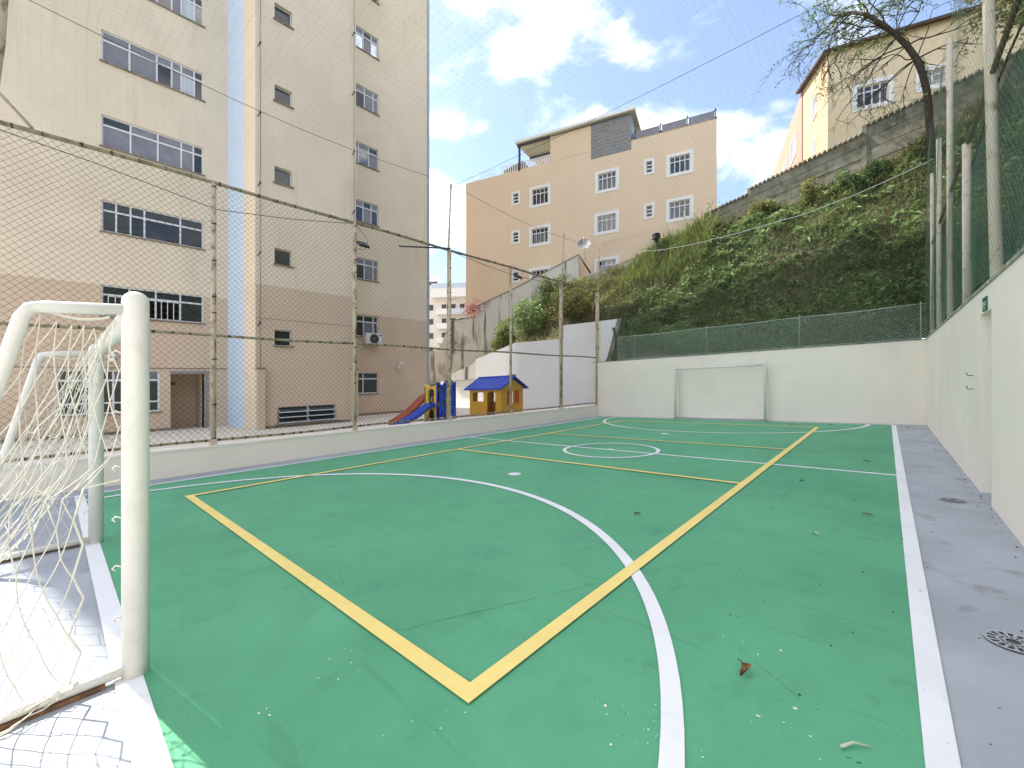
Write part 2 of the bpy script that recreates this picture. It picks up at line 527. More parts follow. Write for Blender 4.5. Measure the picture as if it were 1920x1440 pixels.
def cords(segs, r, sides=3):
    """segs (n,2,3) -> thin prisms as arrays."""
    segs = np.asarray(segs, float)
    a, b = segs[:, 0], segs[:, 1]
    t = b - a
    t /= (np.linalg.norm(t, axis=1, keepdims=True) + 1e-9)
    h = np.tile(np.array([[0.31, 0.17, 0.93]]), (len(t), 1))
    u = np.cross(t, h)
    u /= (np.linalg.norm(u, axis=1, keepdims=True) + 1e-9)
    w = np.cross(t, u)
    vs = []
    for end in (a, b):
        for k in range(sides):
            an = 2 * math.pi * k / sides
            vs.append(end + (u * math.cos(an) + w * math.sin(an)) * r)
    V = np.stack(vs, 1).reshape(-1, 3)
    base = np.arange(len(segs))[:, None] * (2 * sides)
    F = []
    for k in range(sides):
        k2 = (k + 1) % sides
        F.append(np.concatenate([base + k, base + k2, base + sides + k2, base + sides + k], 1))
    return V, np.concatenate(F, 0)


def diamond(s0, s1, z0, z1, pitch, sub=1, zbot=None, ztop=None):
    """Diagonal cords over a rectangle, as (s,z) segments; each cord cut into pieces of about `sub` metres."""
    out = []
    H = z1 - z0
    for sg in (1, -1):
        c = np.arange(s0 - H, s1 + H, pitch)
        for c0 in c:
            # line s = c0 + sg*(z - z0)
            if sg > 0:
                za, zb = max(z0, z0 + (s0 - c0)), min(z1, z0 + (s1 - c0))
            else:
                za, zb = max(z0, z0 + (c0 - s1)), min(z1, z0 + (c0 - s0))
            if zb - za < 0.02:
                continue
            n = max(1, int((zb - za) / sub))
            zz = np.linspace(za, zb, n + 1)
            ss = c0 + sg * (zz - z0)
            for i in range(n):
                out.append(((ss[i], zz[i]), (ss[i + 1], zz[i + 1])))
    return np.array(out)


def copy_tree(o, loc, label=None):
    """A copy of a thing with its parts and sub-parts at another spot (flat-site coordinates)."""
    def rec(src, par):
        c = src.copy()
        COL.objects.link(c)
        c.parent = par
        for ch in src.children:
            rec(ch, c)
        return c
    c = rec(o, None)
    c.location = (loc[0], loc[1], loc[2] + grade(loc[0], loc[1]))
    ORG[c.name] = np.array(c.location)
    if label:
        c['label'] = label
    return c


def struct(o):
    o['kind'] = 'structure'
    return o


# ------------------------------------------------------------------ ground, court, playground floor
RW, FW, LW = 0.87, 16.95, -9.9          # right wall face, far wall face, kerb wall face
g = MB()
N = 24
for i in range(N):
    for j in range(N):
        x0, x1 = -400 + 800 * i / N, -400 + 800 * (i + 1) / N
        y0, y1 = -400 + 800 * j / N, -400 + 800 * (j + 1) / N
        g.quad((x0, y0, -0.25), (x1, y0, -0.25), (x1, y1, -0.25), (x0, y1, -0.25))
struct(g.build('ground', asphalt_far))
struct(MB().box(LW - 0.02, RW + 0.6, -6.0, FW + 0.02, -0.2, -0.004).build('floor', floor_grey, at=(0, 0, 0)))

CX0, CX1, CY0, CY1 = -9.32, 0.16, 0.27, 16.62
court = struct(MB().box(CX0, CX1, CY0, CY1, -0.1, 0.0).build('court', court_green, at=(0, 0, 0)))


def strip(pts, w, z, m, name, closed=False):
    """A painted line along pts, width w."""
    p = np.array(pts, float)
    n = len(p)
    vs, fs = [], []
    for i in range(n):
        if closed:
            a, b = p[(i - 1) % n], p[(i + 1) % n]
        else:
            a, b = p[max(i - 1, 0)], p[min(i + 1, n - 1)]
        t = (b - a) / np.linalg.norm(b - a)
        nn = np.array([-t[1], t[0]])
        vs += [(*(p[i] + nn * w / 2), z), (*(p[i] - nn * w / 2), z)]
    for i in range(n if closed else n - 1):
        a, b = 2 * i, 2 * ((i + 1) % n)
        fs.append((a + 1, b + 1, b, a))
    return MB().add(vs, fs).build(name, m, court)


LWD = 0.08
strip([(CX1, CY0 - 0.9), (CX1, CY1 + 0.04)], 0.10, 0.004, line_white, 'boundary_line')
strip([(CX0, CY0 - 0.4), (CX0, CY1 + 0.04)], LWD, 0.004, line_white, 'boundary_line')
strip([(CX0 + 0.04, CY1), (CX1 - 0.05, CY1)], LWD, 0.004, line_white, 'boundary_line')
strip([(CX0 + 0.04, CY0), (CX1 - 0.05, CY0)], 0.11, 0.004, line_white, 'boundary_line')
HWY = 8.38
strip([(CX0 + 0.04, HWY), (CX1 - 0.05, HWY)], LWD, 0.004, line_white, 'halfway_line')
GC = -4.6
strip([(GC + 1.02 * math.cos(a), HWY + 1.02 * math.sin(a)) for a in np.linspace(0, 2 * math.pi, 73)[:-1]], LWD, 0.0085, line_white, 'centre_circle', True)
MB().disc((GC, HWY), 0.085, 0.0125).build('centre_spot', line_white, court)
MB().disc((GC - 0.1, 5.27), 0.11, 0.004).build('penalty_spot', line_white, court)
MB().disc((GC - 0.1, 11.75), 0.11, 0.004).build('penalty_spot', line_white, court)
AR = 4.2
strip([(GC + AR * math.cos(a), CY0 + AR * math.sin(a)) for a in np.linspace(0.013, math.pi - 0.013, 80)], 0.095, 0.0085, line_white, 'penalty_arc')
strip([(GC + AR * math.cos(a), CY1 - AR * math.sin(a)) for a in np.linspace(0.013, math.pi - 0.013, 80)], 0.095, 0.0085, line_white, 'penalty_arc')
YX0, YX1, YY0, YY1 = -7.72, -1.51, 1.36, 15.05
yz = 0.0125
for a, b in (((YX1, YY0 - 0.049), (YX1, YY1 + 0.049)), ((YX0, YY0 - 0.049), (YX0, YY1 + 0.049))):
    strip([a, b], 0.098, yz, line_yellow, 'yellow_side_line')
for y in (YY0, YY1):
    strip([(YX0 + 0.049, y), (YX1 - 0.049, y)], 0.098, yz, line_yellow, 'yellow_end_line')
for y in (6.58, 10.22):
    strip([(YX0 + 0.049, y), (YX1 - 0.049, y)], 0.085, yz, line_yellow, 'yellow_service_line')

# chips of missing paint and hairline scratches on the green
chips = MB()
cl = [(-0.72, 1.80, 40), (-0.60, 1.62, 18), (-0.85, 1.72, 14), (-2.25, 1.05, 22), (-1.62, 1.10, 12), (-0.65, 2.62, 10), (-0.35, 2.05, 10), (-2.2, 0.75, 9)]
for (cx, cy, n) in cl:
    for _ in range(n):
        px, py = random.gauss(cx, 0.11), random.gauss(cy, 0.08)
        r = random.choice([0.0015, 0.002, 0.002, 0.003, 0.004, 0.007]) * random.uniform(0.6, 1.2)
        k = random.randint(5, 7)
        st = random.uniform(0, 6)
        chips.add([(px + r * random.uniform(0.5, 1.5) * math.cos(st + 6.283 * i / k), py + r * random.uniform(0.5, 1.5) * math.sin(st + 6.283 * i / k), 0.003) for i in range(k)], [tuple(range(k))])
c_ = chips.build('paint_chips', scuff_white, court)
c_['kind'] = 'stuff'
scr = MB()
for (a, b) in (((-2.35, 1.25), (-1.2, 3.55)), ((-2.6, 3.1), (-2.15, 3.25)), ((-0.6, 2.55), (-0.32, 2.35)), ((-3.4, 1.6), (-3.1, 1.5)), ((-5.2, 2.2), (-4.8, 2.15))):
    p0, p1 = np.array(a), np.array(b)
    n = 40
    for i in range(n):
        if random.random() < 0.35:
            continue
        q0 = p0 + (p1 - p0) * i / n + RNG.normal(0, 0.003, 2)
        q1 = p0 + (p1 - p0) * (i + 1) / n + RNG.normal(0, 0.003, 2)
        t = (q1 - q0) / (np.linalg.norm(q1 - q0) + 1e-9)
        nn = np.array([-t[1], t[0]]) * random.uniform(0.0006, 0.0018)
        scr.add([(*(q0 - nn), 0.0025), (*(q1 - nn), 0.0025), (*(q1 + nn), 0.0025), (*(q0 + nn), 0.0025)], [(0, 1, 2, 3)])
s_ = scr.build('scratches', crack_dark, court)
s_['kind'] = 'stuff'

PG = 0.3
struct(MB().box(-60, LW - 0.50, -30, 23.0, 0.0, PG).build('playground_floor', paving, at=(-15, 5, 0)))

# ------------------------------------------------------------------ walls round the court
kw = thing('kerb_wall', 'low cream kerb wall along the court under the brown net fence', 'wall', (LW, 7, 0))
MB().box(LW - 0.50, LW, -6, FW - 0.002, -0.05, 0.47).build('wall_body', wall_cream, kw)
MB().box(LW - 0.505, LW + 0.012, -6, FW - 0.004, 0.472, 0.50).build('coping', kerb_top, kw)

fw = thing('far_wall', 'cream end wall behind the far goal below the overgrown slope', 'wall', (-4.6, FW, 0))
MB().box(-10.25, RW + 0.3, FW, FW + 0.22, -0.05, 2.47).build('wall_body', wall_cream, fw)
MB().box(-10.26, RW + 0.29, FW - 0.012, FW + 0.23, 2.472, 2.50).build('coping', coping_mat, fw)

rw = thing('side_wall', 'tall pale side wall with a door niche right of the court', 'wall', (RW, 6, 0))
NY0, NY1, NZ = 7.02, 7.75, 2.20
MB().box(RW, RW + 0.6, NY1, FW - 0.004, -0.05, 2.50).build('wall_body', wall_cream, rw)
MB().box(RW, RW + 0.6, -6, NY0, -0.05, 2.50).build('wall_body', wall_cream, rw)
MB().box(RW, RW + 0.6, NY0 + 0.001, NY1 - 0.001, NZ, 2.499).build('lintel', wall_cream, rw)
MB().box(RW + 0.45, RW + 0.55, NY0, NY1, -0.02, NZ - 0.001).build('door', wall_cream, rw)
MB().box(RW - 0.014, RW + 0.62, -6, FW - 0.03, 2.502, 2.54).build('coping', coping_mat, rw)

# exit sign over the niche
sg = thing('exit_sign', 'small dark green exit sign above the door niche on the side wall', 'sign', (RW - 0.01, 7.38, 2.22))
MB().box(RW - 0.012, RW - 0.001, 7.24, 7.50, 2.215, 2.375).build('sign_board', sign_green, sg)
MB().box(RW - 0.015, RW - 0.012, 7.25, 7.49, 2.305, 2.318).build('stripe', sign_white, sg)
MB().box(RW - 0.015, RW - 0.012, 7.25, 7.49, 2.278, 2.291).build('stripe', sign_white, sg)
pic = MB()
pic.box(RW - 0.015, RW - 0.012, 7.35, 7.385, 2.232, 2.262)
pic.box(RW - 0.0151, RW - 0.012, 7.34, 7.36, 2.245, 2.252)
pic.build('pictogram', sign_white, sg)
hk = thing('wall_hook', 'small bent wire hook on the side wall, the upper of the two beside the niche', 'hook', (RW, 8.42, 1.46), 'wire hooks on the side wall')
MB().path([(RW, 8.3, 1.45), (RW - 0.05, 8.3, 1.45), (RW - 0.05, 8.45, 1.47), (RW - 0.045, 8.46, 1.49)], 0.005, 6).build('hook_wire', iron_dark, hk)
copy_tree(hk, (RW, 8.42, 1.28), 'small bent wire hook on the side wall, the lower of the two beside the niche')


def drain(x, y, r, label):
    t = thing('floor_drain', label, 'drain', (x, y, 0), 'round drains in the grey margin')
    MB().disc((x, y), r, -0.001, 28).build('drain_pit', drain_mat, t)
    b = MB()
    b.disc((x, y), r, 0.0045, 28, ring=r * 0.86)
    for ang in range(0, 360, 24):
        a0, a1 = R(ang), R(ang + 10)
        b.add([(x + r * 0.30 * math.cos(a0), y + r * 0.30 * math.sin(a0), 0.004), (x + r * 0.88 * math.cos(a0), y + r * 0.88 * math.sin(a0), 0.004),
               (x + r * 0.88 * math.cos(a1), y + r * 0.88 * math.sin(a1), 0.004), (x + r * 0.30 * math.cos(a1), y + r * 0.30 * math.sin(a1), 0.004)], [(0, 1, 2, 3)])
    for q in (0.56, 0.34):
        b.disc((x, y), r * q, 0.0055, 24, ring=r * (q - 0.09))
    b.build('grate', floor_grey, t)


drain(0.52, 3.55, 0.115, 'round slotted drain in the grey margin nearest the camera')
drain(0.58, 7.08, 0.115, 'round slotted drain in the grey margin before the door niche')

# ------------------------------------------------------------------ windows


def rect_frame(b, s0, s1, z0, z1, t, d0, d1):
    b.box(s0, s0 + t, d0, d1, z0, z1)
    b.box(s1 - t, s1, d0, d1, z0, z1)
    b.box(s0 + t, s1 - t, d0, d1, z0, z0 + t)
    b.box(s0 + t, s1 - t, d0, d1, z1 - t, z1)


def holed_wall(fr, s0, s1, z0, z1, holes, depth):
    """One wall skin with openings and their reveals; fr.n points out."""
    b = MB(fr)
    S = sorted({s0, s1} | {h[0] for h in holes} | {h[1] for h in holes})
    Z = sorted({z0, z1} | {h[2] for h in holes} | {h[3] for h in holes})
    S = [s for s in S if s0 <= s <= s1]
    Z = [z for z in Z if z0 <= z <= z1]
    flip = fr.u[0] * fr.n[1] - fr.u[1] * fr.n[0] > 0
    for i in range(len(S) - 1):
        for j in range(len(Z) - 1):
            sc, zc = (S[i] + S[i + 1]) / 2, (Z[j] + Z[j + 1]) / 2
            if any(h[0] < sc < h[1] and h[2] < zc < h[3] for h in holes):
                continue
            q = [(S[i], 0, Z[j]), (S[i + 1], 0, Z[j]), (S[i + 1], 0, Z[j + 1]), (S[i], 0, Z[j + 1])]
            b.quad(*(q[::-1] if flip else q))
    for (a, c, e, f) in holes:
        if c <= s0 or a >= s1 or f <= z0 or e >= z1:
            continue
        e2, f2 = max(e, z0), min(f, z1)
        D = -depth
        b.quad((a, 0, e2), (a, D, e2), (a, D, f2), (a, 0, f2))
        b.quad((c, 0, e2), (c, 0, f2), (c, D, f2), (c, D, e2))
        if e >= z0:
            b.quad((a, 0, e), (c, 0, e), (c, D, e), (a, D, e))
        if f <= z1:
            b.quad((a, 0, f), (a, D, f), (c, D, f), (c, 0, f))
    return b


def window(parent, fr, s0, s1, z0, z1, cols, tz, back, panes, t=0.045, sill=True, room=0.0, grilles=(), trim=None, bars=(), curtains=()):
    """A window set `back` behind the wall face. cols: inner mullions as fractions; tz: transom height fraction or None.
    panes: material per lower pane, then per upper pane."""
    b = MB(fr)
    rect_frame(b, s0, s1, z0, z1, t, -back - 0.05, -back)
    w, h = s1 - s0, z1 - z0
    cs = [0] + list(cols) + [1]
    for c in cols:
        b.box(s0 + w * c - t / 2, s0 + w * c + t / 2, -back - 0.045, -back + 0.004, z0 + t, z1 - t)
    zt = z0 + h * tz if tz else z1
    if tz:
        b.box(s0 + t, s1 - t, -back - 0.048, -back + 0.008, zt - t * 0.6, zt + t * 0.6)
    win = b.build('window', alu, parent)
    k = 0
    for i in range(len(cs) - 1):
        a0, a1 = s0 + w * cs[i] + t * 0.5, s0 + w * cs[i + 1] - t * 0.5
        m = panes[k % len(panes)]
        k += 1
        if m is not None:
            MB(fr).box(a0, a1, -back - 0.032, -back - 0.022, z0 + t * 0.9, zt - (t * 0.5 if tz else t * 0.9)).build('pane', m, win)
    if tz:
        for i in range(len(cs) - 1):
            a0, a1 = s0 + w * cs[i] + t * 0.5, s0 + w * cs[i + 1] - t * 0.5
            m = panes[k % len(panes)]
            k += 1
            if m is not None:
                MB(fr).box(a0, a1, -back - 0.032, -back - 0.022, zt + t * 0.5, z1 - t * 0.9).build('pane', m, win)
    for (f0, f1, g0, g1) in grilles:
        gb = MB(fr)
        a0, a1, e0, e1 = s0 + w * f0, s0 + w * f1, z0 + h * g0, z0 + h * g1
        for s in np.arange(a0, a1 + 0.01, 0.11):
            gb.box(s - 0.004, s + 0.004, -back - 0.062, -back - 0.052, e0, e1)
        for z in np.arange(e0, e1 + 0.01, 0.11):
            gb.box(a0, a1, -back - 0.0625, -back - 0.0525, z - 0.004, z + 0.004)
        gb.build('safety_grille', net_pale, win)
    for (f0, f1, g0, g1, n) in bars:
        gb = MB(fr)
        a0, a1, e0, e1 = s0 + w * f0, s0 + w * f1, z0 + h * g0, z0 + h * g1
        for s in np.linspace(a0, a1, n):
            gb.box(s - 0.011, s + 0.011, -back + 0.012, -back + 0.032, e0, e1)
        gb.box(a0, a1, -back + 0.0125, -back + 0.0315, e0, e0 + 0.02)
        gb.box(a0, a1, -back + 0.0125, -back + 0.0315, e1 - 0.02, e1)
        gb.build('window_bars', alu, win)
    for (f0, f1, g0, g1, m) in curtains:
        a0, a1, e0, e1 = s0 + w * f0, s0 + w * f1, z0 + h * g0, z0 + h * g1
        cb = MB(fr)
        n = 14
        vs, fs = [], []
        for i in range(n + 1):
            s = a0 + (a1 - a0) * i / n
            d = -back - 0.16 + 0.025 * (1 if i % 2 else -1)
            vs += [(s, d, e0), (s, d, e1)]
            if i < n:
                fs.append((2 * i, 2 * i + 2, 2 * i + 3, 2 * i + 1))
        cb.add(vs, fs)
        cb.build('curtain', m, win)
    if room > 0:
        rb = MB(fr)
        d0, d1 = -back - 0.07, -back - 0.07 - room
        rb.quad((s0, d1, z0), (s1, d1, z0), (s1, d1, z1), (s0, d1, z1))
        rb.quad((s0, d0, z0), (s0, d1, z0), (s0, d1, z1), (s0, d0, z1))
        rb.quad((s1, d0, z0), (s1, d0, z1), (s1, d1, z1), (s1, d1, z0))
        rb.quad((s0, d0, z0), (s1, d0, z0), (s1, d1, z0), (s0, d1, z0))
        rb.quad((s0, d0, z1), (s0, d1, z1), (s1, d1, z1), (s1, d0, z1))
        rb.build('room_recess', dark_room, win)
    if sill:
        MB(fr).box(s0 - 0.05, s1 + 0.05, -back, 0.05, z0 - 0.045, z0 - 0.002).build('sill', sill_mat, win)
    if trim:
        tb = MB(fr)
        tw, tm = trim
        a0, a1, e0, e1 = s0 - tw, s1 + tw, z0 - tw, z1 + tw
        tb.box(a0, s0, 0.0, 0.03, e0, e1)
        tb.box(s1, a1, 0.0, 0.03, e0, e1)
        tb.box(s0, s1, 0.0, 0.0305, e0, z0)
        tb.box(s0, s1, 0.0, 0.0305, z1, e1)
        tb.build('surround', tm, win)
    return win


# ------------------------------------------------------------------ the tall apartment building on the left
TOP = 41.0
WNG = 14.35  # north edge of an unseen wing, added to set where the block's shade ends
AX, BX, CXX = -19.0, -15.7, -18.8
BAND = 5.22
ab = thing('apartment_building', 'tall beige apartment block with taupe base and pale blue stripe beside the playground', 'building', (-19, 4, PG))
frA = Frame((AX, 0, 0), (0, 1), (1, 0))
frB = Frame((BX, 0, 0), (0, 1), (1, 0))
frC = Frame((CXX, 0, 0), (0, 1), (1, 0))
SY, BY0, BY1, CY_END = -2.55, 4.55, 8.09, 13.97

A_tops = [5.24 + 2.78 * k for k in range(8)]
A_holes = [(1.05, 3.78, t - 1.03, t) for t in A_tops] + [(0.05, 2.52, 1.0, 2.45), (2.81, 3.79, PG, 2.32)]
holed_wall(frA, SY, BY0, BAND, TOP, A_holes, 0.12).build('wall', facade, ab)
holed_wall(frA, SY, BY0, PG - 0.1, BAND, A_holes, 0.12).build('wall', facade_low, ab)
B_tops = [3.72 + 2.83 * k for k in range(8)]
B_holes = [(5.13, 5.70, t - 0.56, t) for t in B_tops] + [(5.22, 7.28, 0.42, 1.03)]
holed_wall(frB, BY0, BY1, BAND, TOP, B_holes, 0.18).build('wall', facade, ab)
holed_wall(frB, BY0, BY1, PG - 0.1, BAND, B_holes, 0.18).build('wall', facade_low, ab)
C_tops = [2.39 + 2.77 * k for k in range(8)]
C_holes = [(9.55, 10.87, t - 1.03, t) for t in C_tops]
holed_wall(frC, BY1, CY_END - 0.16, BAND, TOP, C_holes, 0.12).build('wall', facade, ab)
holed_wall(frC, BY1, CY_END - 0.16, PG - 0.1, BAND, C_holes, 0.12).build('wall', facade_low, ab)
MB(frC).box(CY_END - 0.16, CY_END, -0.25, 0.012, PG - 0.1, TOP).build('corner_stripe', blue_edge, ab)
# the stair bay's side wall: pale blue stripe, then a cream strip
MB().box(AX - 0.1, -17.0, BY0, BY0 + 0.1, PG - 0.1, TOP).build('blue_stripe', blue_paint, ab)
MB().box(-17.0, BX - 0.001, BY0 - 0.012, BY0 + 0.1, PG - 0.1, TOP).build('wall', facade, ab)
bk = MB()
bk.quad((BX, BY1, 0), (BX, BY1, TOP), (CXX, BY1, TOP), (CXX, BY1, 0))
bk.quad((AX, SY, 0), (AX, SY, TOP), (-33, SY, TOP), (-33, SY, 0))
bk.quad((CXX - 0.25, CY_END - 0.001, 0), (-25, CY_END, 0), (-25, CY_END, TOP), (CXX - 0.25, CY_END - 0.001, TOP))
bk.quad((-25, CY_END, 0), (-25, WNG, 0), (-25, WNG, TOP), (-25, CY_END, TOP))
bk.quad((-25, WNG, 0), (-33, WNG, 0), (-33, WNG, TOP), (-25, WNG, TOP))
bk.quad((-33, WNG, 0), (-33, SY, 0), (-33, SY, TOP), (-33, WNG, TOP))
bk.build('wall', facade, ab)
rfb = MB()
rfb.box(-33, AX, SY, BY0, TOP, TOP + 0.2)
rfb.box(-33, BX, BY0, BY1, TOP, TOP + 0.2)
rfb.box(-33, CXX, BY1, CY_END, TOP, TOP + 0.2)
rfb.box(-33, -25, CY_END, WNG, TOP, TOP + 0.2)
rfb.build('roof', coping_mat, ab)

for i, t in enumerate(A_tops):
    if i == 0:
        pn = [frosted_dark, glass_dark, glass_dark, frosted_dark] + [frosted_dark] * 4
        window(ab, frA, 1.05, 3.78, t - 1.03, t, (0.25, 0.5, 0.75), 0.70, 0.06, pn, room=0.5, bars=[(0.06, 0.74, 0.03, 0.66, 12)], curtains=[(0.3, 0.44, 0.05, 0.66, curtain)])
    elif i == 1:
        pn = [frosted_dark, frosted_dark, glass_dark, glass_dark, frosted_dark] + [frosted_dark] * 5
        window(ab, frA, 1.05, 3.78, t - 1.03, t, (0.13, 0.26, 0.39, 0.75), 0.68, 0.06, pn, room=0.5)
    elif i == 2:
        pn = [frosted, frosted, frosted, frosted, glass_dark, frosted_dark, frosted, frosted, frosted, frosted_dark]
        window(ab, frA, 1.05, 3.78, t - 1.03, t, (0.26, 0.52, 0.76, 0.89), 0.70, 0.06, pn, room=0.5, grilles=[(0.77, 0.98, 0.04, 0.66)])
    else:
        pn = [frosted, frosted, glass_dark, frosted, curtain, glass_dark, frosted, frosted, frosted, frosted, frosted, frosted_dark]
        window(ab, frA, 1.05, 3.78, t - 1.03, t, (0.25, 0.51, 0.66, 0.76, 0.90), 0.70, 0.06, pn, room=0.5, grilles=[(0.52, 0.66, 0.04, 0.68), (0.9, 0.98, 0.04, 0.68)])
window(ab, frA, 0.05, 2.52, 1.0, 2.45, (0.26, 0.52, 0.76), 0.76, 0.06,
       [frosted_dark] * 4 + [frosted_dark, frosted_dark, frosted, frosted], room=0.5, t=0.055)
mid = MB(frA)
mid.box(0.1, 2.47, -0.105, -0.05, 1.33, 1.385)
mid.build('window_rail', alu, ab)
for t in B_tops:
    window(ab, frB, 5.13, 5.70, t - 0.56, t, (), None, 0.12, [frosted_dark], t=0.03, grilles=[])
# louvred basement window: two columns of three tilting sashes
lw = MB(frB)
rect_frame(lw, 5.22, 7.28, 0.42, 1.03, 0.03, -0.12, -0.07)
lw.box(6.235, 6.265, -0.12, -0.065, 0.45, 1.0)
lwin = lw.build('window', alu, ab)
for s0, s1 in ((5.25, 6.235), (6.265, 7.25)):
    for j in range(3):
        zt = 1.0 - 0.183 * j
        d0, d1 = -0.09, 0.06
        sb = MB(frB)
        sb.add([(s0, d0, zt), (s1, d0, zt), (s1, d1, zt - 0.17), (s0, d1, zt - 0.17), (s0, d0 - 0.012, zt - 0.008), (s1, d0 - 0.012, zt - 0.008), (s1, d1 - 0.012, zt - 0.178), (s0, d1 - 0.012, zt - 0.178)],
               [(0, 1, 2, 3), (7, 6, 5, 4), (0, 4, 5, 1), (1, 5, 6, 2), (2, 6, 7, 3), (3, 7, 4, 0)])
        sb.build('pane', frosted_dark, lwin)
        fb = MB(frB)
        fb.path([(s0 + 0.01, d0, zt), (s0 + 0.01, d1, zt - 0.17)], 0.012, 4, smooth=False)
        fb.path([(s1 - 0.01, d0, zt), (s1 - 0.01, d1, zt - 0.17)], 0.012, 4, smooth=False)
        fb.path([(s0, d1, zt - 0.172), (s1, d1, zt - 0.172)], 0.016, 4, smooth=False)
        fb.build('sash_frame', alu, lwin)
lr = MB(frB)
lr.quad((5.22, -0.4, 0.42), (7.28, -0.4, 0.42), (7.28, -0.4, 1.03), (5.22, -0.4, 1.03))
lr.build('room_recess', dark_room, lwin)
MB(frB).box(5.15, 7.35, -0.05, 0.06, 0.375, 0.418).build('sill', sill_mat, lwin)
for i, t in enumerate(C_tops):
    if i == 1:
        window(ab, frC, 9.55, 10.87, t - 1.03, t, (0.42, 0.80), 0.70, 0.06, [frosted_dark, frosted, None, frosted_dark, frosted_dark, None], room=0.5, curtains=[(0.80, 0.97, 0.03, 0.98, curtain)])
    elif i == 0:
        window(ab, frC, 9.55, 10.87, t - 1.03, t, (0.40,), 0.70, 0.06, [frosted_dark] * 4, room=0.5)
    else:
        opts = [[glass_dark, frosted, glass_dark, frosted, frosted_dark, frosted], [glass, glass, frosted, frosted, frosted, frosted_dark], [frosted_dark, frosted, frosted, frosted, frosted, frosted]]
        window(ab, frC, 9.55, 10.87, t - 1.03, t, ((0.40, 0.72), (0.22, 0.62), (0.45, 0.8))[i % 3], 0.70, 0.06, opts[i % 3], room=0.5,
               curtains=[(0.45, 0.7, 0.04, 0.66, curtain)] if i % 2 else [])
# doorway: deep recess, granite jamb and lintel
db = MB(frA)
db.quad((2.81, -1.3, PG), (3.79, -1.3, PG), (3.79, -1.3, 2.32), (2.81, -1.3, 2.32))
db.quad((2.81, -0.12, PG), (2.81, -1.3, PG), (2.81, -1.3, 2.32), (2.81, -0.12, 2.32))
db.quad((3.79, -0.12, PG), (3.79, -0.12, 2.32), (3.79, -1.3, 2.32), (3.79, -1.3, PG))
db.quad((2.81, -0.12, 2.32), (2.81, -1.3, 2.32), (3.79, -1.3, 2.32), (3.79, -0.12, 2.32))
db.build('doorway', facade_low, ab)
dj = MB(frA)
dj.box(3.79, 3.93, -0.3, 0.025, PG, 2.32)
dj.box(2.78, 3.95, -0.1, 0.03, 2.322, 2.42)
dj.build('door_surround', stone_mat, ab)
ep = MB(frA)
ep.box(2.98, 3.14, -1.295, -1.27, 1.95, 2.05)
ep.build('exit_plate', black_pl, ab)
lg = MB(frA)
lg.box(SY, 4.5, -0.02, 0.02, 2.50, 2.53)
lg.build('ledge', sill_mat, ab)
for (x_, y0_, y1_, h_) in ((AX, SY, 2.80, 0.10), (BX, 4.80, 7.84, 0.09), (CXX, BY1, CY_END - 0.17, 0.10)):
    MB().box(x_ - 0.02, x_ + 0.015, y0_, y1_, PG, PG + h_).build('skirting', sill_mat, ab)
for (s0_, s1_, d_) in ((4.54, 4.78, 0.20), (7.86, 8.10, 0.16)):
    MB(frB).box(s0_, s1_, 0.0, d_, PG - 0.1, 2.33).build('pilaster', facade_low, ab)
    MB(frB).box(s0_ - 0.02, s1_ + 0.03, -0.001, d_ + 0.03, 2.331, 2.37).build('pilaster_cap', sill_mat, ab)
for yy in (4.66, 7.97):
    cb = MB(frB)
    zz = np.linspace(2.4, 30, 40)
    cb.path([(yy + random.uniform(-0.008, 0.008), 0.09, z) for z in zz], 0.009, 5)
    cab = cb.build('lightning_cable', iron_dark, ab)
    for k in range(10):
        z = 3.9 + 2.35 * k
        hb = MB(frB)
        hb.path([(yy - 0.05, 0.0, z - 0.10), (yy - 0.03, 0.05, z - 0.06), (yy - 0.01, 0.09, z)], 0.014, 6)
        hb.box(yy - 0.025, yy + 0.025, 0.07, 0.115, z - 0.02, z + 0.035)
        hb.build('cable_bracket', black_pl, cab)
MB(frB).tube((8.05, 0.05, PG), (8.05, 0.05, 6.0), 0.035).build('downpipe', lamp_white, ab)
gv = MB(frB)
gv.box(BY0, 7.9, -0.01, 0.006, 4.06, 4.075)
gv.build('groove_line', sill_mat, ab)
# the bay's number
nb = MB()
nb.box(-16.66, -16.635, BY0 - 0.020, BY0 - 0.011, 2.06, 2.24)
nb.add([(-16.66, BY0 - 0.019, 2.24), (-16.66, BY0 - 0.019, 2.21), (-16.705, BY0 - 0.019, 2.185), (-16.70, BY0 - 0.019, 2.205)], [(0, 1, 2, 3)])
nb.build('bay_number', number_blue, ab)


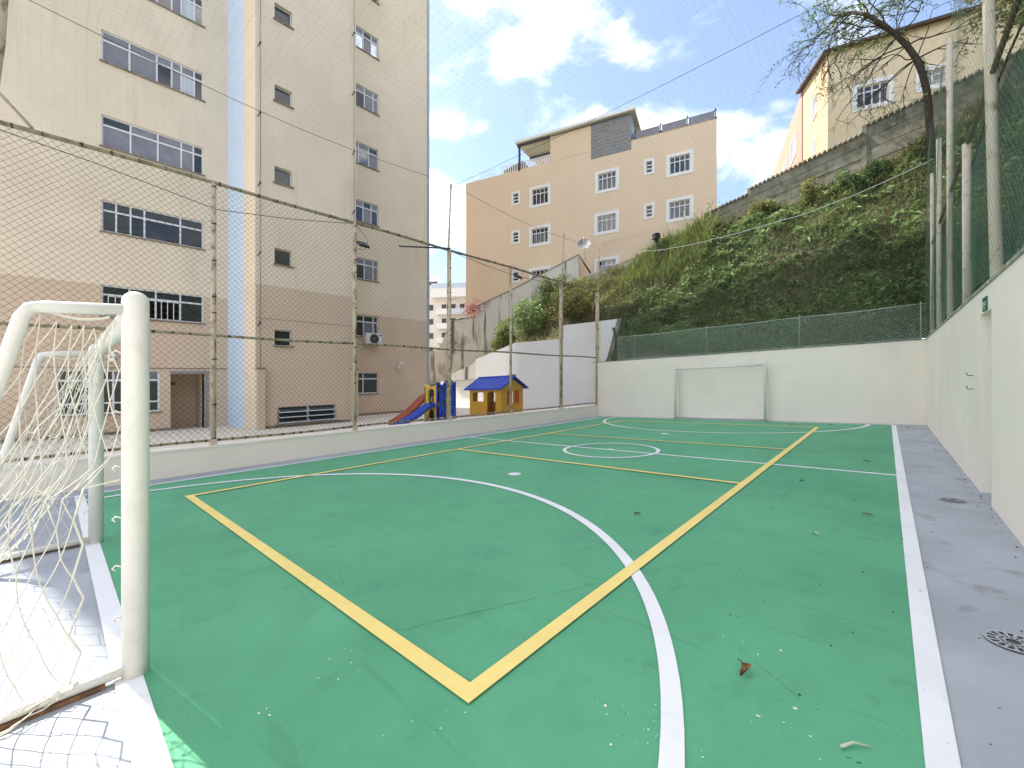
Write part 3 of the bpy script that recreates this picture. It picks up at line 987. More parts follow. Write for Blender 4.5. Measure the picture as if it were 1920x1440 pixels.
def air_con(y, z, label):
    t = thing('air_conditioner', label, 'air conditioner', (CXX, y, z), 'outdoor air conditioner units on the tall block')
    x0, x1 = CXX + 0.06, CXX + 0.38
    b = MB()
    b.box(x0, x1, y - 0.42, y + 0.42, z, z + 0.55)
    b.build('casing', ac_white, t)
    cy, cz = y + 0.02, z + 0.275
    f = MB()
    n = 28
    f.add([(x1 + 0.006, cy + 0.235 * math.cos(2 * math.pi * k / n), cz + 0.235 * math.sin(2 * math.pi * k / n)) for k in range(n)] + [(x1 - 0.002, cy + 0.24 * math.cos(2 * math.pi * k / n), cz + 0.24 * math.sin(2 * math.pi * k / n)) for k in range(n)],
          [tuple(range(n))] + [(k, (k + 1) % n, n + (k + 1) % n, n + k) for k in range(n)])
    fan = f.build('fan_guard', black_pl, t)
    g2 = MB()
    for rr in (0.20, 0.15, 0.10):
        g2.path([(x1 + 0.012, cy + rr * math.cos(2 * math.pi * k / 20), cz + rr * math.sin(2 * math.pi * k / 20)) for k in range(21)], 0.004, 4)
    g2.path([(x1 + 0.012, cy + 0.035 * math.cos(2 * math.pi * k / 10), cz + 0.035 * math.sin(2 * math.pi * k / 10)) for k in range(11)], 0.02, 5)
    g2.build('guard_ring', dish_grey, fan)
    MB().box(x1 + 0.001, x1 + 0.004, y + 0.27, y + 0.41, z + 0.42, z + 0.50).build('sticker', ac_blue, t)
    MB().box(x1 + 0.001, x1 + 0.004, y + 0.28, y + 0.40, z + 0.06, z + 0.11).build('rating_plate', far_blue, t)
    br = MB()
    for q in (-0.3, 0.3):
        br.path([(CXX, y + q, z - 0.02), (CXX + 0.45, y + q, z - 0.02)], 0.018, 4, smooth=False)
        br.path([(CXX + 0.42, y + q, z - 0.03), (CXX + 0.02, y + q, z - 0.28)], 0.014, 4, smooth=False)
    br.build('bracket', alu, t)


air_con(10.42, 3.72, 'white air conditioner unit under the open first floor window behind the fence post')
air_con(10.45, 21.0, 'white air conditioner unit high up at the top edge of the photo, seen from below')
lt = thing('wall_lamp', 'small white twin spotlight on the taupe wall above the slide', 'lamp', (CXX, 12.0, 2.72))
b = MB()
b.path([(CXX, 12.0, 2.72), (CXX + 0.12, 12.0, 2.74)], 0.05, 10)
b.build('base', lamp_white, lt)
for q, dz in ((0.05, 0.10), (-0.05, -0.10)):
    MB().path([(CXX + 0.06, 12 + q, 2.74 + dz * 0.5), (CXX + 0.16, 12 + q * 1.4, 2.74 + dz), (CXX + 0.24, 12 + q * 2.2, 2.74 + dz)], [0.05, 0.08, 0.085], 10).build('spotlight', lamp_white, lt)
gl_ = thing('globe_lamp', 'white globe lamp on the wall above the ground floor window left', 'lamp', (AX, 1.30, 2.78))
MB().path([(AX, 1.30, 2.86), (AX + 0.14, 1.30, 2.86)], 0.03, 8).build('arm', alu, gl_)
MB().path([(AX + 0.14, 1.30, 2.93), (AX + 0.14, 1.30, 2.86), (AX + 0.14, 1.30, 2.85)], [0.10, 0.13, 0.08], 12).build('lamp_cap', alu, gl_)
MB().path([(AX + 0.14, 1.30, 2.86 - 0.17 * (1 - math.cos(a)) / 2) for a in np.linspace(0.1, math.pi - 0.1, 8)], [0.085 * math.sin(a) for a in np.linspace(0.1, math.pi - 0.1, 8)], 12).build('globe', lamp_white, gl_)

# ------------------------------------------------------------------ net fence along the kerb wall
fx = LW - 0.10
nf = thing('net_fence', 'tall brown diamond net fence on rusty rails between the court and the playground', 'fence', (fx, 7, 0.5))
posts = [-0.75, 2.15, 5.12, 8.2, 11.0, 14.05, 16.93]
for i, y in enumerate(posts):
    MB().tube((fx, y, 0.50), (fx, y, 5.76), 0.048, 12).build('post', post_paint, nf)
    MB().box(fx - 0.07, fx + 0.07, y - 0.07, y + 0.07, 0.498, 0.51).build('base_plate', post_cream, nf)
for y in posts[1:-1]:
    MB().box(fx - 0.052, fx + 0.052, y - 0.052, y + 0.052, 0.511, 0.63).build('post_foot', facade_low, nf)
for z, r in ((5.76, 0.038), (2.70, 0.028), (0.60, 0.026)):
    MB().path([(fx, y, z + 0.012 * math.sin(y * 1.3)) for y in np.linspace(-6, 16.93, 40)], r, 8).build('rail', rail_paint, nf)
lash = MB()
for z, r, step in ((5.76, 0.0395, 0.38), (2.70, 0.0295, 0.30), (0.60, 0.0285, 0.23)):
    for y in np.arange(-1.2, 16.9, step):
        y += random.uniform(-0.05, 0.05)
        w = random.uniform(0.008, 0.028)
        lash.path([(fx, y - w, z + 0.012 * math.sin(y * 1.3)), (fx + 0.004, y + w, z + 0.012 * math.sin(y * 1.3))], r, 6, smooth=False)
for y in posts[1:]:
    for z in np.arange(0.8, 5.7, 0.7):
        z += random.uniform(-0.3, 0.3)
        lash.path([(fx + 0.004, y + 0.004, z - 0.012), (fx + 0.006, y + 0.002, z + 0.010)], 0.0495, 8, smooth=False)
l_ = lash.build('lashing', lash_mat, nf)
l_['kind'] = 'stuff'
D = diamond(-2.2, 16.9, 0.60, 5.74, 0.112, 0.45)
s, z = D[..., 0].copy(), D[..., 1].copy()
wob = 0.010 * np.sin(1.1 * s + 0.9 * z) + 0.007 * np.sin(3.3 * s - 1.9 * z) + 0.015 * np.sin(0.9 * s) * np.sin(math.pi * (z - 0.6) / 5.2)
zz = 0.6 + (z - 0.6)
segs = np.stack([np.full_like(s, fx) + 0.03 * np.sin(1.1 * s + 0.8 * z), s + wob, zz + 0.8 * wob * np.clip((5.74 - z) * 3, 0, 1) * np.clip((z - 0.6) * 3, 0, 1)], -1)
V, F = cords(segs, 0.0026)
np_mesh('netting', V, F, net_brown, nf, kind='stuff')

# the net over and around the court
rn = thing('ball_net', 'thin ball net stretched over the court from ropes between tall poles', 'net', (-4.6, 8, 7.8))
RZ = 7.82


def roof_z(x, y):
    u = (x - LW) / (RW - LW)
    bay = np.abs(np.sin(math.pi * (y - 8.4) / 8.6))
    return RZ + 0.0 * x - 0.26 * np.sin(math.pi * np.clip(u, 0, 1)) * (0.35 + 0.65 * bay) - 0.22 * bay


seg = []
kn = []
step = 0.135
xs = np.arange(LW, RW + 0.01, step)
ys = np.arange(-3.0, 17.05, step)
XX, YY = np.meshgrid(xs, ys, indexing='ij')
XX = XX + 0.012 * np.sin(YY * 3.1) + 0.02 * np.sin(XX * 1.3 + YY * 0.7)
YY = YY + 0.015 * np.sin(XX * 2.7) + 0.02 * np.sin(YY * 1.1 - XX * 0.9)
ZZ = roof_z(XX, YY)
P = np.stack([XX, YY, ZZ], -1)
seg = np.concatenate([np.stack([P[:-1], P[1:]], 2).reshape(-1, 2, 3), np.stack([P[:, :-1], P[:, 1:]], 2).reshape(-1, 2, 3)])
V, F = cords(seg, 0.00028)
np_mesh('roof_netting', V, F, net_dark, rn, kind='stuff')


def knots(P, r):
    P = P.reshape(-1, 3)
    off = np.array([[1, 0, 0], [0, 1, 0], [-1, 0, 0], [0, -1, 0], [0, 0, 1], [0, 0, -1]]) * r
    V = (P[:, None, :] + off[None]).reshape(-1, 3)
    f = np.array([[0, 1, 4], [1, 2, 4], [2, 3, 4], [3, 0, 4], [1, 0, 5], [2, 1, 5], [3, 2, 5], [0, 3, 5]])
    return V, (np.arange(len(P))[:, None, None] * 6 + f[None]).reshape(-1, 3)


V, F = knots(P, 0.0056)
np_mesh('roof_knots', V, F, net_dark, rn, kind='stuff')
# side net between the fence top and the edge rope
ys2 = np.arange(-3, 17.0, 0.125)
zs2 = np.arange(5.78, RZ, 0.125)
Y2, Z2 = np.meshgrid(ys2, zs2, indexing='ij')
sag = 0.25 * np.abs(np.sin(math.pi * (Y2 - 8.2) / 8.6))
Z2 = 5.78 + (Z2 - 5.78) * (RZ - sag - 5.78) / (RZ - 5.78)
P2 = np.stack([np.full_like(Y2, fx) + 0.03 * np.sin(Y2 * 1.7 + Z2), Y2 + 0.01 * np.sin(5 * Z2), Z2], -1)
seg = np.concatenate([np.stack([P2[:-1], P2[1:]], 2).reshape(-1, 2, 3), np.stack([P2[:, :-1], P2[:, 1:]], 2).reshape(-1, 2, 3)])
V, F = cords(seg, 0.00028)
np_mesh('side_netting', V, F, net_dark, rn, kind='stuff')
V, F = knots(P2, 0.0040)
np_mesh('side_knots', V, F, net_dark, rn, kind='stuff')
# ropes carrying the roof net
MB().path([(fx, y, RZ - 0.25 * abs(math.sin(math.pi * (y - 8.2) / 8.6))) for y in np.linspace(-3, 17.05, 60)], 0.0055, 5).build('edge_rope', net_brown, rn)
MB().path([(x, 8.4 + 0.03 * (x - LW), float(roof_z(np.array(x), np.array(8.4)))) for x in np.linspace(LW, RW, 40)], 0.0045, 5).build('cross_rope', net_dark, rn)
bx = [-9.8, -8.9, -7.95, -6.8, -5.7, -4.0, -2.0, -1.0, -0.15, 1.0]
bz = [7.72, 7.40, 7.17, 7.0, 6.93, 6.94, 7.05, 7.2, 7.38, 7.7]
xx = np.linspace(-9.8, 1.0, 70)
zz = np.interp(xx, bx, bz)
MB().path([(x, 17.1, z_ + random.uniform(-0.012, 0.012)) for x, z_ in zip(xx, zz)], 0.012, 6).build('back_rope', rope_white, rn)
fxx = np.linspace(-3.5, 1.0, 40)
fz = np.interp(fxx, [-3.5, -2.6, -1.9, -1.3, -0.6, 0.22, 1.0], [6.85, 6.0, 5.72, 5.70, 5.9, 6.37, 7.2])
MB().path([(x, 17.07, z_ + random.uniform(-0.015, 0.015)) for x, z_ in zip(fxx, fz)], 0.008, 5).build('net_fold', net_fold_m, rn)
D = diamond(-9.8, 1.0, 2.52, 7.75, 0.085, 0.8)
s, z = D[..., 0], D[..., 1]
top = np.interp(s, bx, bz)
zn = 2.52 + (z - 2.52) * (top - 2.52) / (7.75 - 2.52)
segs = np.stack([s + 0.02 * np.sin(2.2 * zn), 17.12 + 0.10 * np.sin(0.8 * s + zn), zn], -1)
V, F = cords(segs, 0.0011)
np_mesh('back_netting', V, F, net_pale, rn, kind='stuff')
# roof net's far flap hanging down from the roof edge to the back rope
yb = 17.05
D = diamond(-9.8, 1.0, 0.0, 1.0, 0.09, 0.5)
s, z = D[..., 0], D[..., 1]
top = np.interp(s, bx, bz)
segs = np.stack([s, np.full_like(s, yb), top + z * (roof_z(s, np.full_like(s, yb)) + 0.24 - top)], -1)
V, F = cords(segs, 0.0009)
np_mesh('flap_netting', V, F, net_dark, rn, kind='stuff')

# tall net poles on the playground side
for y, lab in ((8.22, 'tall thin net pole rising above the fence against the sky beside the block'),
               (14.3, 'tall thin net pole in front of the satellite dish'),
               (17.25, 'tall net pole with a leaning stay at the corner of the far wall')):
    t = thing('net_pole', lab, 'pole', (fx - 0.06, y, 0.5), 'tall poles carrying the ball net')
    lean = {8.22: 0.10, 14.3: 0.12, 17.25: 0.05}[y]
    MB().path([(fx - 0.085, y - lean * 0.3, PG), (fx - 0.085, y, 5.8)], 0.04, 10).build('lower_tube', post_paint, t)
    MB().path([(fx - 0.085, y, 5.802), (fx - 0.085, y + lean, 7.86)], 0.030, 10).build('upper_tube', post_paint, t)
    if y > 17:
        MB().path([(fx - 0.085, y, 5.9), (fx - 0.5, y + 0.1, 5.0)], 0.018, 6).build('stay', post_paint, t)
pl = thing('corner_pole', 'weathered pole standing at the top left edge of the photo', 'pole', (fx, -0.66, 5.8))
MB().path([(fx, -0.66, 5.8), (fx + 0.01, -0.56, 7.0), (fx + 0.02, -0.48, 9.0)], 0.075, 12).build('tube', post_paint, pl)
MB().path([(fx, -0.9, 6.62), (fx, -0.22, 5.80)], 0.022, 8).build('brace', post_paint, pl)


def floodlight(y, z, dy, label):
    t = thing('floodlight', label, 'floodlight', (fx, y, z), 'floodlights clamped to the fence posts')
    c = MB()
    x0 = fx + 0.08
    c.add([(x0, y + dy - 0.14, z + 0.02), (x0, y + dy + 0.14, z + 0.02), (x0 + 0.16, y + dy + 0.14, z - 0.10), (x0 + 0.16, y + dy - 0.14, z - 0.10),
           (x0 + 0.02, y + dy - 0.12, z + 0.08), (x0 + 0.02, y + dy + 0.12, z + 0.08), (x0 + 0.19, y + dy + 0.12, z - 0.05), (x0 + 0.19, y + dy - 0.12, z - 0.05)],
          [(0, 3, 2, 1), (4, 5, 6, 7), (0, 1, 5, 4), (1, 2, 6, 5), (2, 3, 7, 6), (3, 0, 4, 7)])
    c.build('housing', black_pl, t, graded=False)
    l = MB()
    l.add([(x0 + 0.01, y + dy - 0.115, z + 0.007), (x0 + 0.01, y + dy + 0.115, z + 0.007), (x0 + 0.148, y + dy + 0.115, z - 0.097), (x0 + 0.148, y + dy - 0.115, z - 0.097)], [(0, 3, 2, 1)])
    l.build('lens', lens_mat, t, graded=False)
    MB().path([(fx, y, z + 0.05), (fx + 0.06, y + dy * 0.5, z + 0.06), (x0 + 0.08, y + dy, z + 0.04)], 0.014, 6).build('bracket', black_pl, t, graded=False)
    MB().path([(fx + 0.03, y + 0.05, z + 0.45), (fx + 0.05, y + dy + 0.2, z + 0.2), (fx + 0.07, y + dy + 0.1, z - 0.1), (fx + 0.04, y + 0.04, z - 0.12)], 0.006, 5).build('lead', black_pl, t, graded=False)


floodlight(5.12, 5.22, 0.14, 'black floodlight on the fence post in front of the small windows of the tall block')
floodlight(11.0, 5.46, 0.22, 'black floodlight on the fence post in front of the peach house')
MB_ = MB().path([(fx + 0.02, 6.4, 5.46), (fx + 0.03, 8.2, 5.80)], 0.022, 6).build('antenna_rod', iron_dark)
tag(MB_, 'dark thin rod reaching out sideways below the fence top rail', 'rod')
cbp = [(-1.2, 5.70), (0.5, 5.50), (2.2, 5.22), (3.6, 5.42), (5.0, 5.70)]
cb_ = MB().path([(fx + 0.04, y, float(np.interp(y, [p[0] for p in cbp], [p[1] for p in cbp]))) for y in np.linspace(-1.2, 5.0, 30)], 0.007, 5).build('power_cable', black_pl)
tag(cb_, 'black cable sagging below the fence top rail at the left', 'cable', 'cables hung along the fence')
cb_ = MB().path([(fx + 0.04, y, 5.72 - 0.18 * math.sin(math.pi * (y - 8.2) / 6.0) - 0.01 * y + 0.08) for y in np.linspace(8.2, 14.2, 24)], 0.008, 5).build('power_cable', black_pl)
tag(cb_, 'black cable sagging along the fence rail before the peach house', 'cable', 'cables hung along the fence')

# ------------------------------------------------------------------ green wire fence on the far wall
gf = thing('wire_fence', 'low pale green chain wire fence along the top of the far wall', 'fence', (-4, 17.06, 2.5))
D = diamond(-9.0, RW, 2.52, 3.52, 0.086, 0.6)
s, z = D[..., 0], D[..., 1]
segs = np.stack([s + 0.008 * np.sin(9 * z + s), 17.03 + 0.03 * np.sin(1.4 * s + 2 * z), z + 0.006 * np.sin(7 * s)], -1)
V, F = cords(segs, 0.0034)
np_mesh('wire_mesh', V, F, net_green, gf, kind='stuff')
MB().path([(x, 17.03, 3.53 + 0.012 * math.sin(x * 2)) for x in np.linspace(-9.0, RW, 30)], 0.009, 6).build('top_wire', net_green, gf)
MB().path([(x, 17.03, 2.53) for x in np.linspace(-9.0, RW, 20)], 0.007, 6).build('bottom_wire', net_green, gf)
for x in (-8.2, -5.2, -2.2, 0.75):
    MB().tube((x, 17.05, 2.5), (x, 17.05, 3.62), 0.016, 8).build('stake', net_pale, gf)

# ------------------------------------------------------------------ right-hand fence above the side wall
rf = thing('side_fence', 'green shade cloth fence with netting and cream posts on the side wall', 'fence', (RW + 0.03, 9, 2.54))
for y, zt, r in ((6.95, 8.6, 0.052), (9.2, 4.95, 0.050), (11.45, 7.9, 0.045), (13.65, 6.9, 0.045), (15.6, 6.8, 0.04), (4.0, 4.95, 0.052)):
    MB().path([(RW + 0.03, y, 2.54), (RW + 0.03, y + (0.9 if zt > 8 else 0.05), zt)], r, 12).build('post', post_cream, rf)
MB().path([(RW + 0.04, y, 4.95) for y in np.linspace(3.0, 16.9, 20)], 0.028, 8).build('rail', rust, rf)
MB().path([(RW + 0.10, y, 4.75 + 0.14 * math.sin(y * 1.1)) for y in np.linspace(3.0, 16.9, 30)], 0.012, 6).build('stay_cable', black_pl, rf)
sh = MB()
NYc, NZc = 56, 8
for i in range(NYc + 1):
    for j in range(NZc + 1):
        y = 3 + 13.9 * i / NYc
        zc = 2.55 + 2.38 * j / NZc
        sh.v.append((RW + 0.16 + 0.03 * math.sin(y * 2.3 + zc) + 0.02 * math.sin(y * 5.1), y, zc))
for i in range(NYc):
    for j in range(NZc):
        a = i * (NZc + 1) + j
        sh.f.append((a, a + 1, a + NZc + 2, a + NZc + 1))
        sh.sm.append(True)
sh.build('shade_cloth', cloth, rf)
D = diamond(3.0, 16.9, 2.56, 7.8, 0.115, 0.6)
s, z = D[..., 0], D[..., 1]
segs = np.stack([RW - 0.02 + 0.02 * np.sin(1.9 * s + z), s + 0.01 * np.sin(6 * z), z + 0.01 * np.sin(4 * s)], -1)
V, F = cords(segs, 0.0010)
np_mesh('netting', V, F, net_side, rf, kind='stuff')

ld = thing('ladder', 'pale green metal ladder standing behind the fence on the side wall', 'ladder', (RW + 0.4, 8.6, 2.5))
for q in (8.45, 8.75):
    MB().tube((RW + 0.42, q, 2.4), (RW + 0.46, q + 0.02, 3.15), 0.016, 8).build('rail', net_green, ld)
for z in (2.62, 2.85, 3.08):
    MB().tube((RW + 0.44, 8.45, z), (RW + 0.44, 8.77, z), 0.012, 6).build('rung', net_green, ld)

# ------------------------------------------------------------------ goals


def goal(cx, hw, y0, depth, back, label, cords_col, r=0.058):
    """back: +1 the net hangs towards +Y, -1 towards -Y."""
    t = thing('football_goal', label, 'goal', (cx, y0, 0), 'futsal goals at the ends of the court')
    xl, xr = cx - hw, cx + hw
    zc = 1.97
    for x in (xl, xr):
        dome = [(x, y0, 0.0), (x, y0, 2.02)] + [(x, y0, 2.02 + r * math.sin(a)) for a in (0.35, 0.7, 1.05, 1.3, 1.5)]
        MB().path(dome, [r, r] + [r * math.cos(a) for a in (0.35, 0.7, 1.05, 1.3, 1.5)], 28).build('post', goal_white, t)
    MB().path([(xl + r * 0.6, y0, zc), (xr - r * 0.6, y0, zc)], r * 0.92, 20).build('crossbar', goal_white, t)
    for x in (xl, xr):
        q = back
        e = 0.02 if x == xr else -0.02
        if depth > 0.5:
            MB().path([(x, y0 + q * r * 0.7, 1.975), (x, y0 + q * 0.33, 1.955), (x, y0 + q * 0.375, 1.945), (x, y0 + q * 0.40, 1.90),
                       (x, y0 + q * (depth * 0.62), 1.0), (x, y0 + q * depth, 0.05)], 0.029, 12).build('side_frame', goal_white, t)
        MB().path([(x, y0 + q * r * 0.8, 0.045), (x, y0 + q * depth, 0.045)], 0.03, 10).build('ground_bar', goal_white2, t)
        MB().box(x + e - 0.015, x + e + 0.015, min(y0 + q * 0.12, y0 + q * depth), max(y0 + q * 0.12, y0 + q * depth), -0.003, 0.02).build('angle_iron', rust, t)
    MB().path([(xl, y0 + back * depth, 0.045), (xr, y0 + back * depth, 0.045)], 0.028, 10).build('rear_bar', goal_white2, t)
    for x in (xl, xr):
        sgn = -1 if x == xr else 1
        for k, z in enumerate((1.74, 1.42, 1.13, 0.86, 0.60, 0.33)):
            MB().path([(x + sgn * 0.0, y0 + back * (r - 0.003), z), (x, y0 + back * (r + 0.022), z + 0.014), (x, y0 + back * (r + 0.034), z), (x, y0 + back * (r + 0.022), z - 0.014)], 0.004, 6).build('net_hook', goal_white, t)
    return t, xl, xr


GL, gxl, gxr = goal(-4.58, 1.55, 0.30, 0.98, -1, 'large white goal with a loose cream net at the near left of the court', cord_cream)


def sag_cord(b, p, q, sag, r, n=7, side=(0, 0)):
    p, q = np.array(p, float), np.array(q, float)
    pts = []
    for i in range(n + 1):
        u = i / n
        w = p + (q - p) * u
        k = 4 * u * (1 - u)
        w[2] -= sag * k
        w[0] += side[0] * k
        w[1] += side[1] * k
        pts.append(w)
    b.path(pts, r, 5, caps=False)


def rear_y(z, y0=0.30, depth=0.98):
    """Where the slanted rear tube stands at height z (near goal)."""
    return np.interp(z, [0.05, 1.0, 1.90, 2.0], [y0 - depth, y0 - depth * 0.62, y0 - 0.40, y0 - 0.33])


# side panel: the net on the near side, hooked to the post at the top, hanging free lower down
def side_panel(x, seed, droop):
    rr = random.Random(seed)
    b = MB()
    R_ = 0.0029
    rows = [1.93, 1.79, 1.64, 1.49, 1.34, 1.19, 1.04, 0.90, 0.76, 0.62, 0.48, 0.34, 0.20, 0.07]
    nc = 7
    grid = []
    for j, z in enumerate(rows):
        hi = z > 1.05
        ya = 0.235 if hi else 0.10
        yl = float(rear_y(z)) + 0.02
        row = []
        for i in range(nc):
            u = (i + (0.5 if j % 2 else 0.0)) / (nc - 0.5)
            y = ya + (yl - ya) * u + rr.gauss(0, 0.007)
            row.append((x + 0.05 * math.sin(math.pi * u) * math.sin(z * 2.4), y, max(z - droop * math.sin(math.pi * u) + rr.gauss(0, 0.008), 0.02)))
        grid.append(row)
    for j in range(len(rows) - 1):
        for i in range(nc):
            for k in ((i - 1, i) if j % 2 == 0 else (i, i + 1)):
                if 0 <= k < nc:
                    sag_cord(b, grid[j][i], grid[j + 1][k], 0.010, R_, 4)
    for j in range(0, 7, 2):
        p = grid[j][0]
        sag_cord(b, p, (x, 0.245, p[2] + 0.02), 0.0, R_, 2)
    sag_cord(b, (x, 0.20, 1.93), (x, -0.04, 1.95), 0.03, 0.006)
    b.path([grid[j][0] for j in range(6, len(rows))], 0.0055, 5)
    return b


side_panel(gxr - 0.02, 5, 0.05).build('side_net', cord_cream, GL)
side_panel(gxl + 0.02, 9, 0.05).build('side_net', cord_cream, GL)
# back net: from the crossbar down to the rear bar, sagging and gathered towards the middle
b = MB()
rr = random.Random(3)
nu, nv = 21, 14
grid = []
for i in range(nu):
    u = i / (nu - 1)
    x = gxr - 0.04 + (gxl + 0.04 - (gxr - 0.04)) * u
    col = []
    gather = 0.20 * math.sin(math.pi * u)
    for j in range(nv):
        v = j / (nv - 1)
        z = 1.92 * (1 - v) + 0.04 - 0.16 * math.sin(math.pi * v) * math.sin(math.pi * u)
        y = 0.24 + (-0.66 - 0.24) * v + gather * math.sin(math.pi * v) - 0.05 * math.sin(math.pi * v) * math.cos(7 * u)
        col.append((x + rr.gauss(0, 0.009), y + rr.gauss(0, 0.008), max(0.015, z + rr.gauss(0, 0.008))))
    grid.append(col)
for i in range(nu):
    for j in range(nv):
        if j < nv - 1:
            sag_cord(b, grid[i][j], grid[i][j + 1], 0.0, 0.0025, 2, (0.008, 0))
        if i < nu - 1 and (i + j) % 2 == 0:
            sag_cord(b, grid[i][j], grid[i + 1][j], 0.025, 0.0025, 4)
        if i < nu - 1 and j < nv - 1 and (i + j) % 2 == 1 and rr.random() < 0.06:
            sag_cord(b, grid[i][j], grid[i + 1][j + 1], 0.01, 0.0025, 3)
b.build('back_net', cord_cream, GL)
# loose gathered strands lying along the ground bar
b = MB()
for k in range(16):
    y0 = rr.uniform(-0.6, 0.15)
    p = [(gxr + rr.uniform(-0.03, 0.05), y0, 0.07 + rr.uniform(-0.02, 0.02))]
    for q in range(5):
        l = p[-1]
        p.append((l[0] + rr.gauss(0.006, 0.02), l[1] - rr.uniform(0.02, 0.07), max(0.008, l[2] + rr.gauss(-0.012, 0.015))))
    b.path(p, 0.0035, 5)
b.build('loose_strand', cord_cream, GL)

GF, fxl, fxr = goal(-4.68, 1.55, 16.60, 0.30, 1, 'slim white goal against the far cream wall with almost no net', cord_cream, r=0.040)
b = MB()
for x in (fxl, fxr):
    for k in range(7):
        y = 16.66 + 0.035 * k
        sag_cord(b, (x + 0.01, y, 1.92 - 0.01 * k), (x + 0.05 + rr.uniform(0, 0.06), y, 0.05), 0.0, 0.0028, 6, (0.05 + rr.uniform(-0.03, 0.03), 0))
    for z in np.arange(0.2, 1.85, 0.12):
        sag_cord(b, (x + 0.02, 16.66, z), (x + 0.07, 16.88, z - 0.02), 0.02, 0.0025, 4)
    for k in range(10):
        b.path([(x + rr.uniform(-0.02, 0.15), 16.65 + rr.uniform(0, 0.2), 0.02), (x + rr.uniform(0.0, 0.2), 16.65 + rr.uniform(0, 0.2), 0.05), (x + rr.uniform(0.0, 0.22), 16.65 + rr.uniform(0, 0.2), 0.015)], 0.006, 5)
b.build('side_net', cord_cream, GF)

# ------------------------------------------------------------------ playhouse and slide tower
PX, PY = -11.05, 11.6          # the corner nearest the camera
ph = thing('playhouse', 'yellow plastic playhouse with blue tiled roof and orange shutters', 'playhouse', (PX - 0.9, PY + 0.65, PG))
PW, PD, PE, PA = 1.8, 1.3, 1.47, 1.82


def plate(fr, outline, holes, d0, d1):
    """A panel with rounded openings: outline and holes as (s,z) loops, bridged by filling strips (scan rows)."""
    b = MB(fr)
    import mathutils.geometry as mg
    loops = [[Vector((p[0], p[1], 0)) for p in outline]] + [[Vector((p[0], p[1], 0)) for p in h] for h in holes]
    tris = mg.tessellate_polygon(loops)
    flat = [p for l in loops for p in l]
    n = len(flat)
    vs = [(p.x, d1, p.y) for p in flat] + [(p.x, d0, p.y) for p in flat]
    fs = []
    for t in tris:
        fs.append(tuple(t))
        fs.append(tuple(i + n for i in t)[::-1])
    k = 0
    for l in loops:
        m = len(l)
        for i in range(m):
            fs.append((k + i, k + (i + 1) % m, n + k + (i + 1) % m, n + k + i))
        k += m
    b.add(vs, fs)
    return b


def arch(s0, s1, z0, z1, rise=0.12, n=8):
    pts = [(s0, z0), (s1, z0)]
    c = (s0 + s1) / 2
    for k in range(n + 1):
        a = math.pi * k / n
        pts.append((c + (s1 - s0) / 2 * math.cos(a), z1 - rise + rise * math.sin(a)))
    return pts


def oval(c, z, rs, rz, n=16):
    return [(c + rs * math.cos(2 * math.pi * k / n), z + rz * math.sin(2 * math.pi * k / n)) for k in range(n)]


frF = Frame((PX, PY, 0), (-1, 0), (0, -1))           # front wall, s runs away from the corner
frG = Frame((PX, PY, 0), (0, 1), (1, 0))             # gable wall facing the court
frK = Frame((PX - PW, PY, 0), (0, 1), (-1, 0))
frR = Frame((PX, PY + PD, 0), (-1, 0), (0, 1))
door_h = arch(0.30, 0.78, PG + 0.05, PG + 1.02, 0.14)
win_h = arch(0.98, 1.62, PG + 0.62, PG + 1.0, 0.05)
plate(frF, [(0.062, PG), (PW - 0.062, PG), (PW - 0.062, PE), (0.062, PE)], [door_h, win_h], -0.06, 0.0).build('front_wall', pl_mustard, ph)
gb = [(0.0, PG), (PD, PG), (PD, PE), (PD / 2, PA), (0.0, PE)]
win_g = arch(0.50, 0.74, PG + 0.52, PG + 1.02, 0.06)
plate(frG, gb, [win_g], -0.06, 0.0).build('gable_wall', pl_mustard, ph)
plate(frK, gb, [arch(0.4, 0.9, PG + 0.5, PG + 1.0, 0.06)], -0.06, 0.0).build('gable_wall', pl_mustard, ph)
plate(frR, [(0.06, PG), (PW - 0.06, PG), (PW - 0.06, PE), (0.06, PE)], [arch(0.95, 1.65, PG + 0.55, PG + 1.05, 0.05), arch(0.30, 0.75, PG + 0.05, PG + 1.0, 0.1)], -0.06, 0.0).build('rear_wall', pl_mustard, ph)
for s0, s1 in ((0.34, 0.50), (0.80, 1.02)):
    sb = MB(frG)
    sb.box(s0, s1, 0.002, 0.03, PG + 0.50, PG + 1.03)
    for k in range(9):
        zz_ = PG + 0.53 + 0.055 * k
        sb.box(s0 + 0.02, s1 - 0.02, 0.03, 0.04, zz_, zz_ + 0.03)
    sb.build('shutter', pl_red, ph)
plate(frF, arch(0.32, 0.58, PG + 0.06, PG + 0.92, 0.1), [], -0.30, -0.27).build('door', pl_red, ph)
MB(frF).box(0.1, 1.0, 0.002, 0.32, PG, PG + 0.06).build('doorstep', pl_red, ph)
fp = MB(frF)
for k in range(12):
    s = 0.86 + 0.08 * k
    fp.box(s, s + 0.05, 0.0, 0.012, PG + 0.06, PG + 0.55)
fp.build('front_planking', pl_mustard, ph)
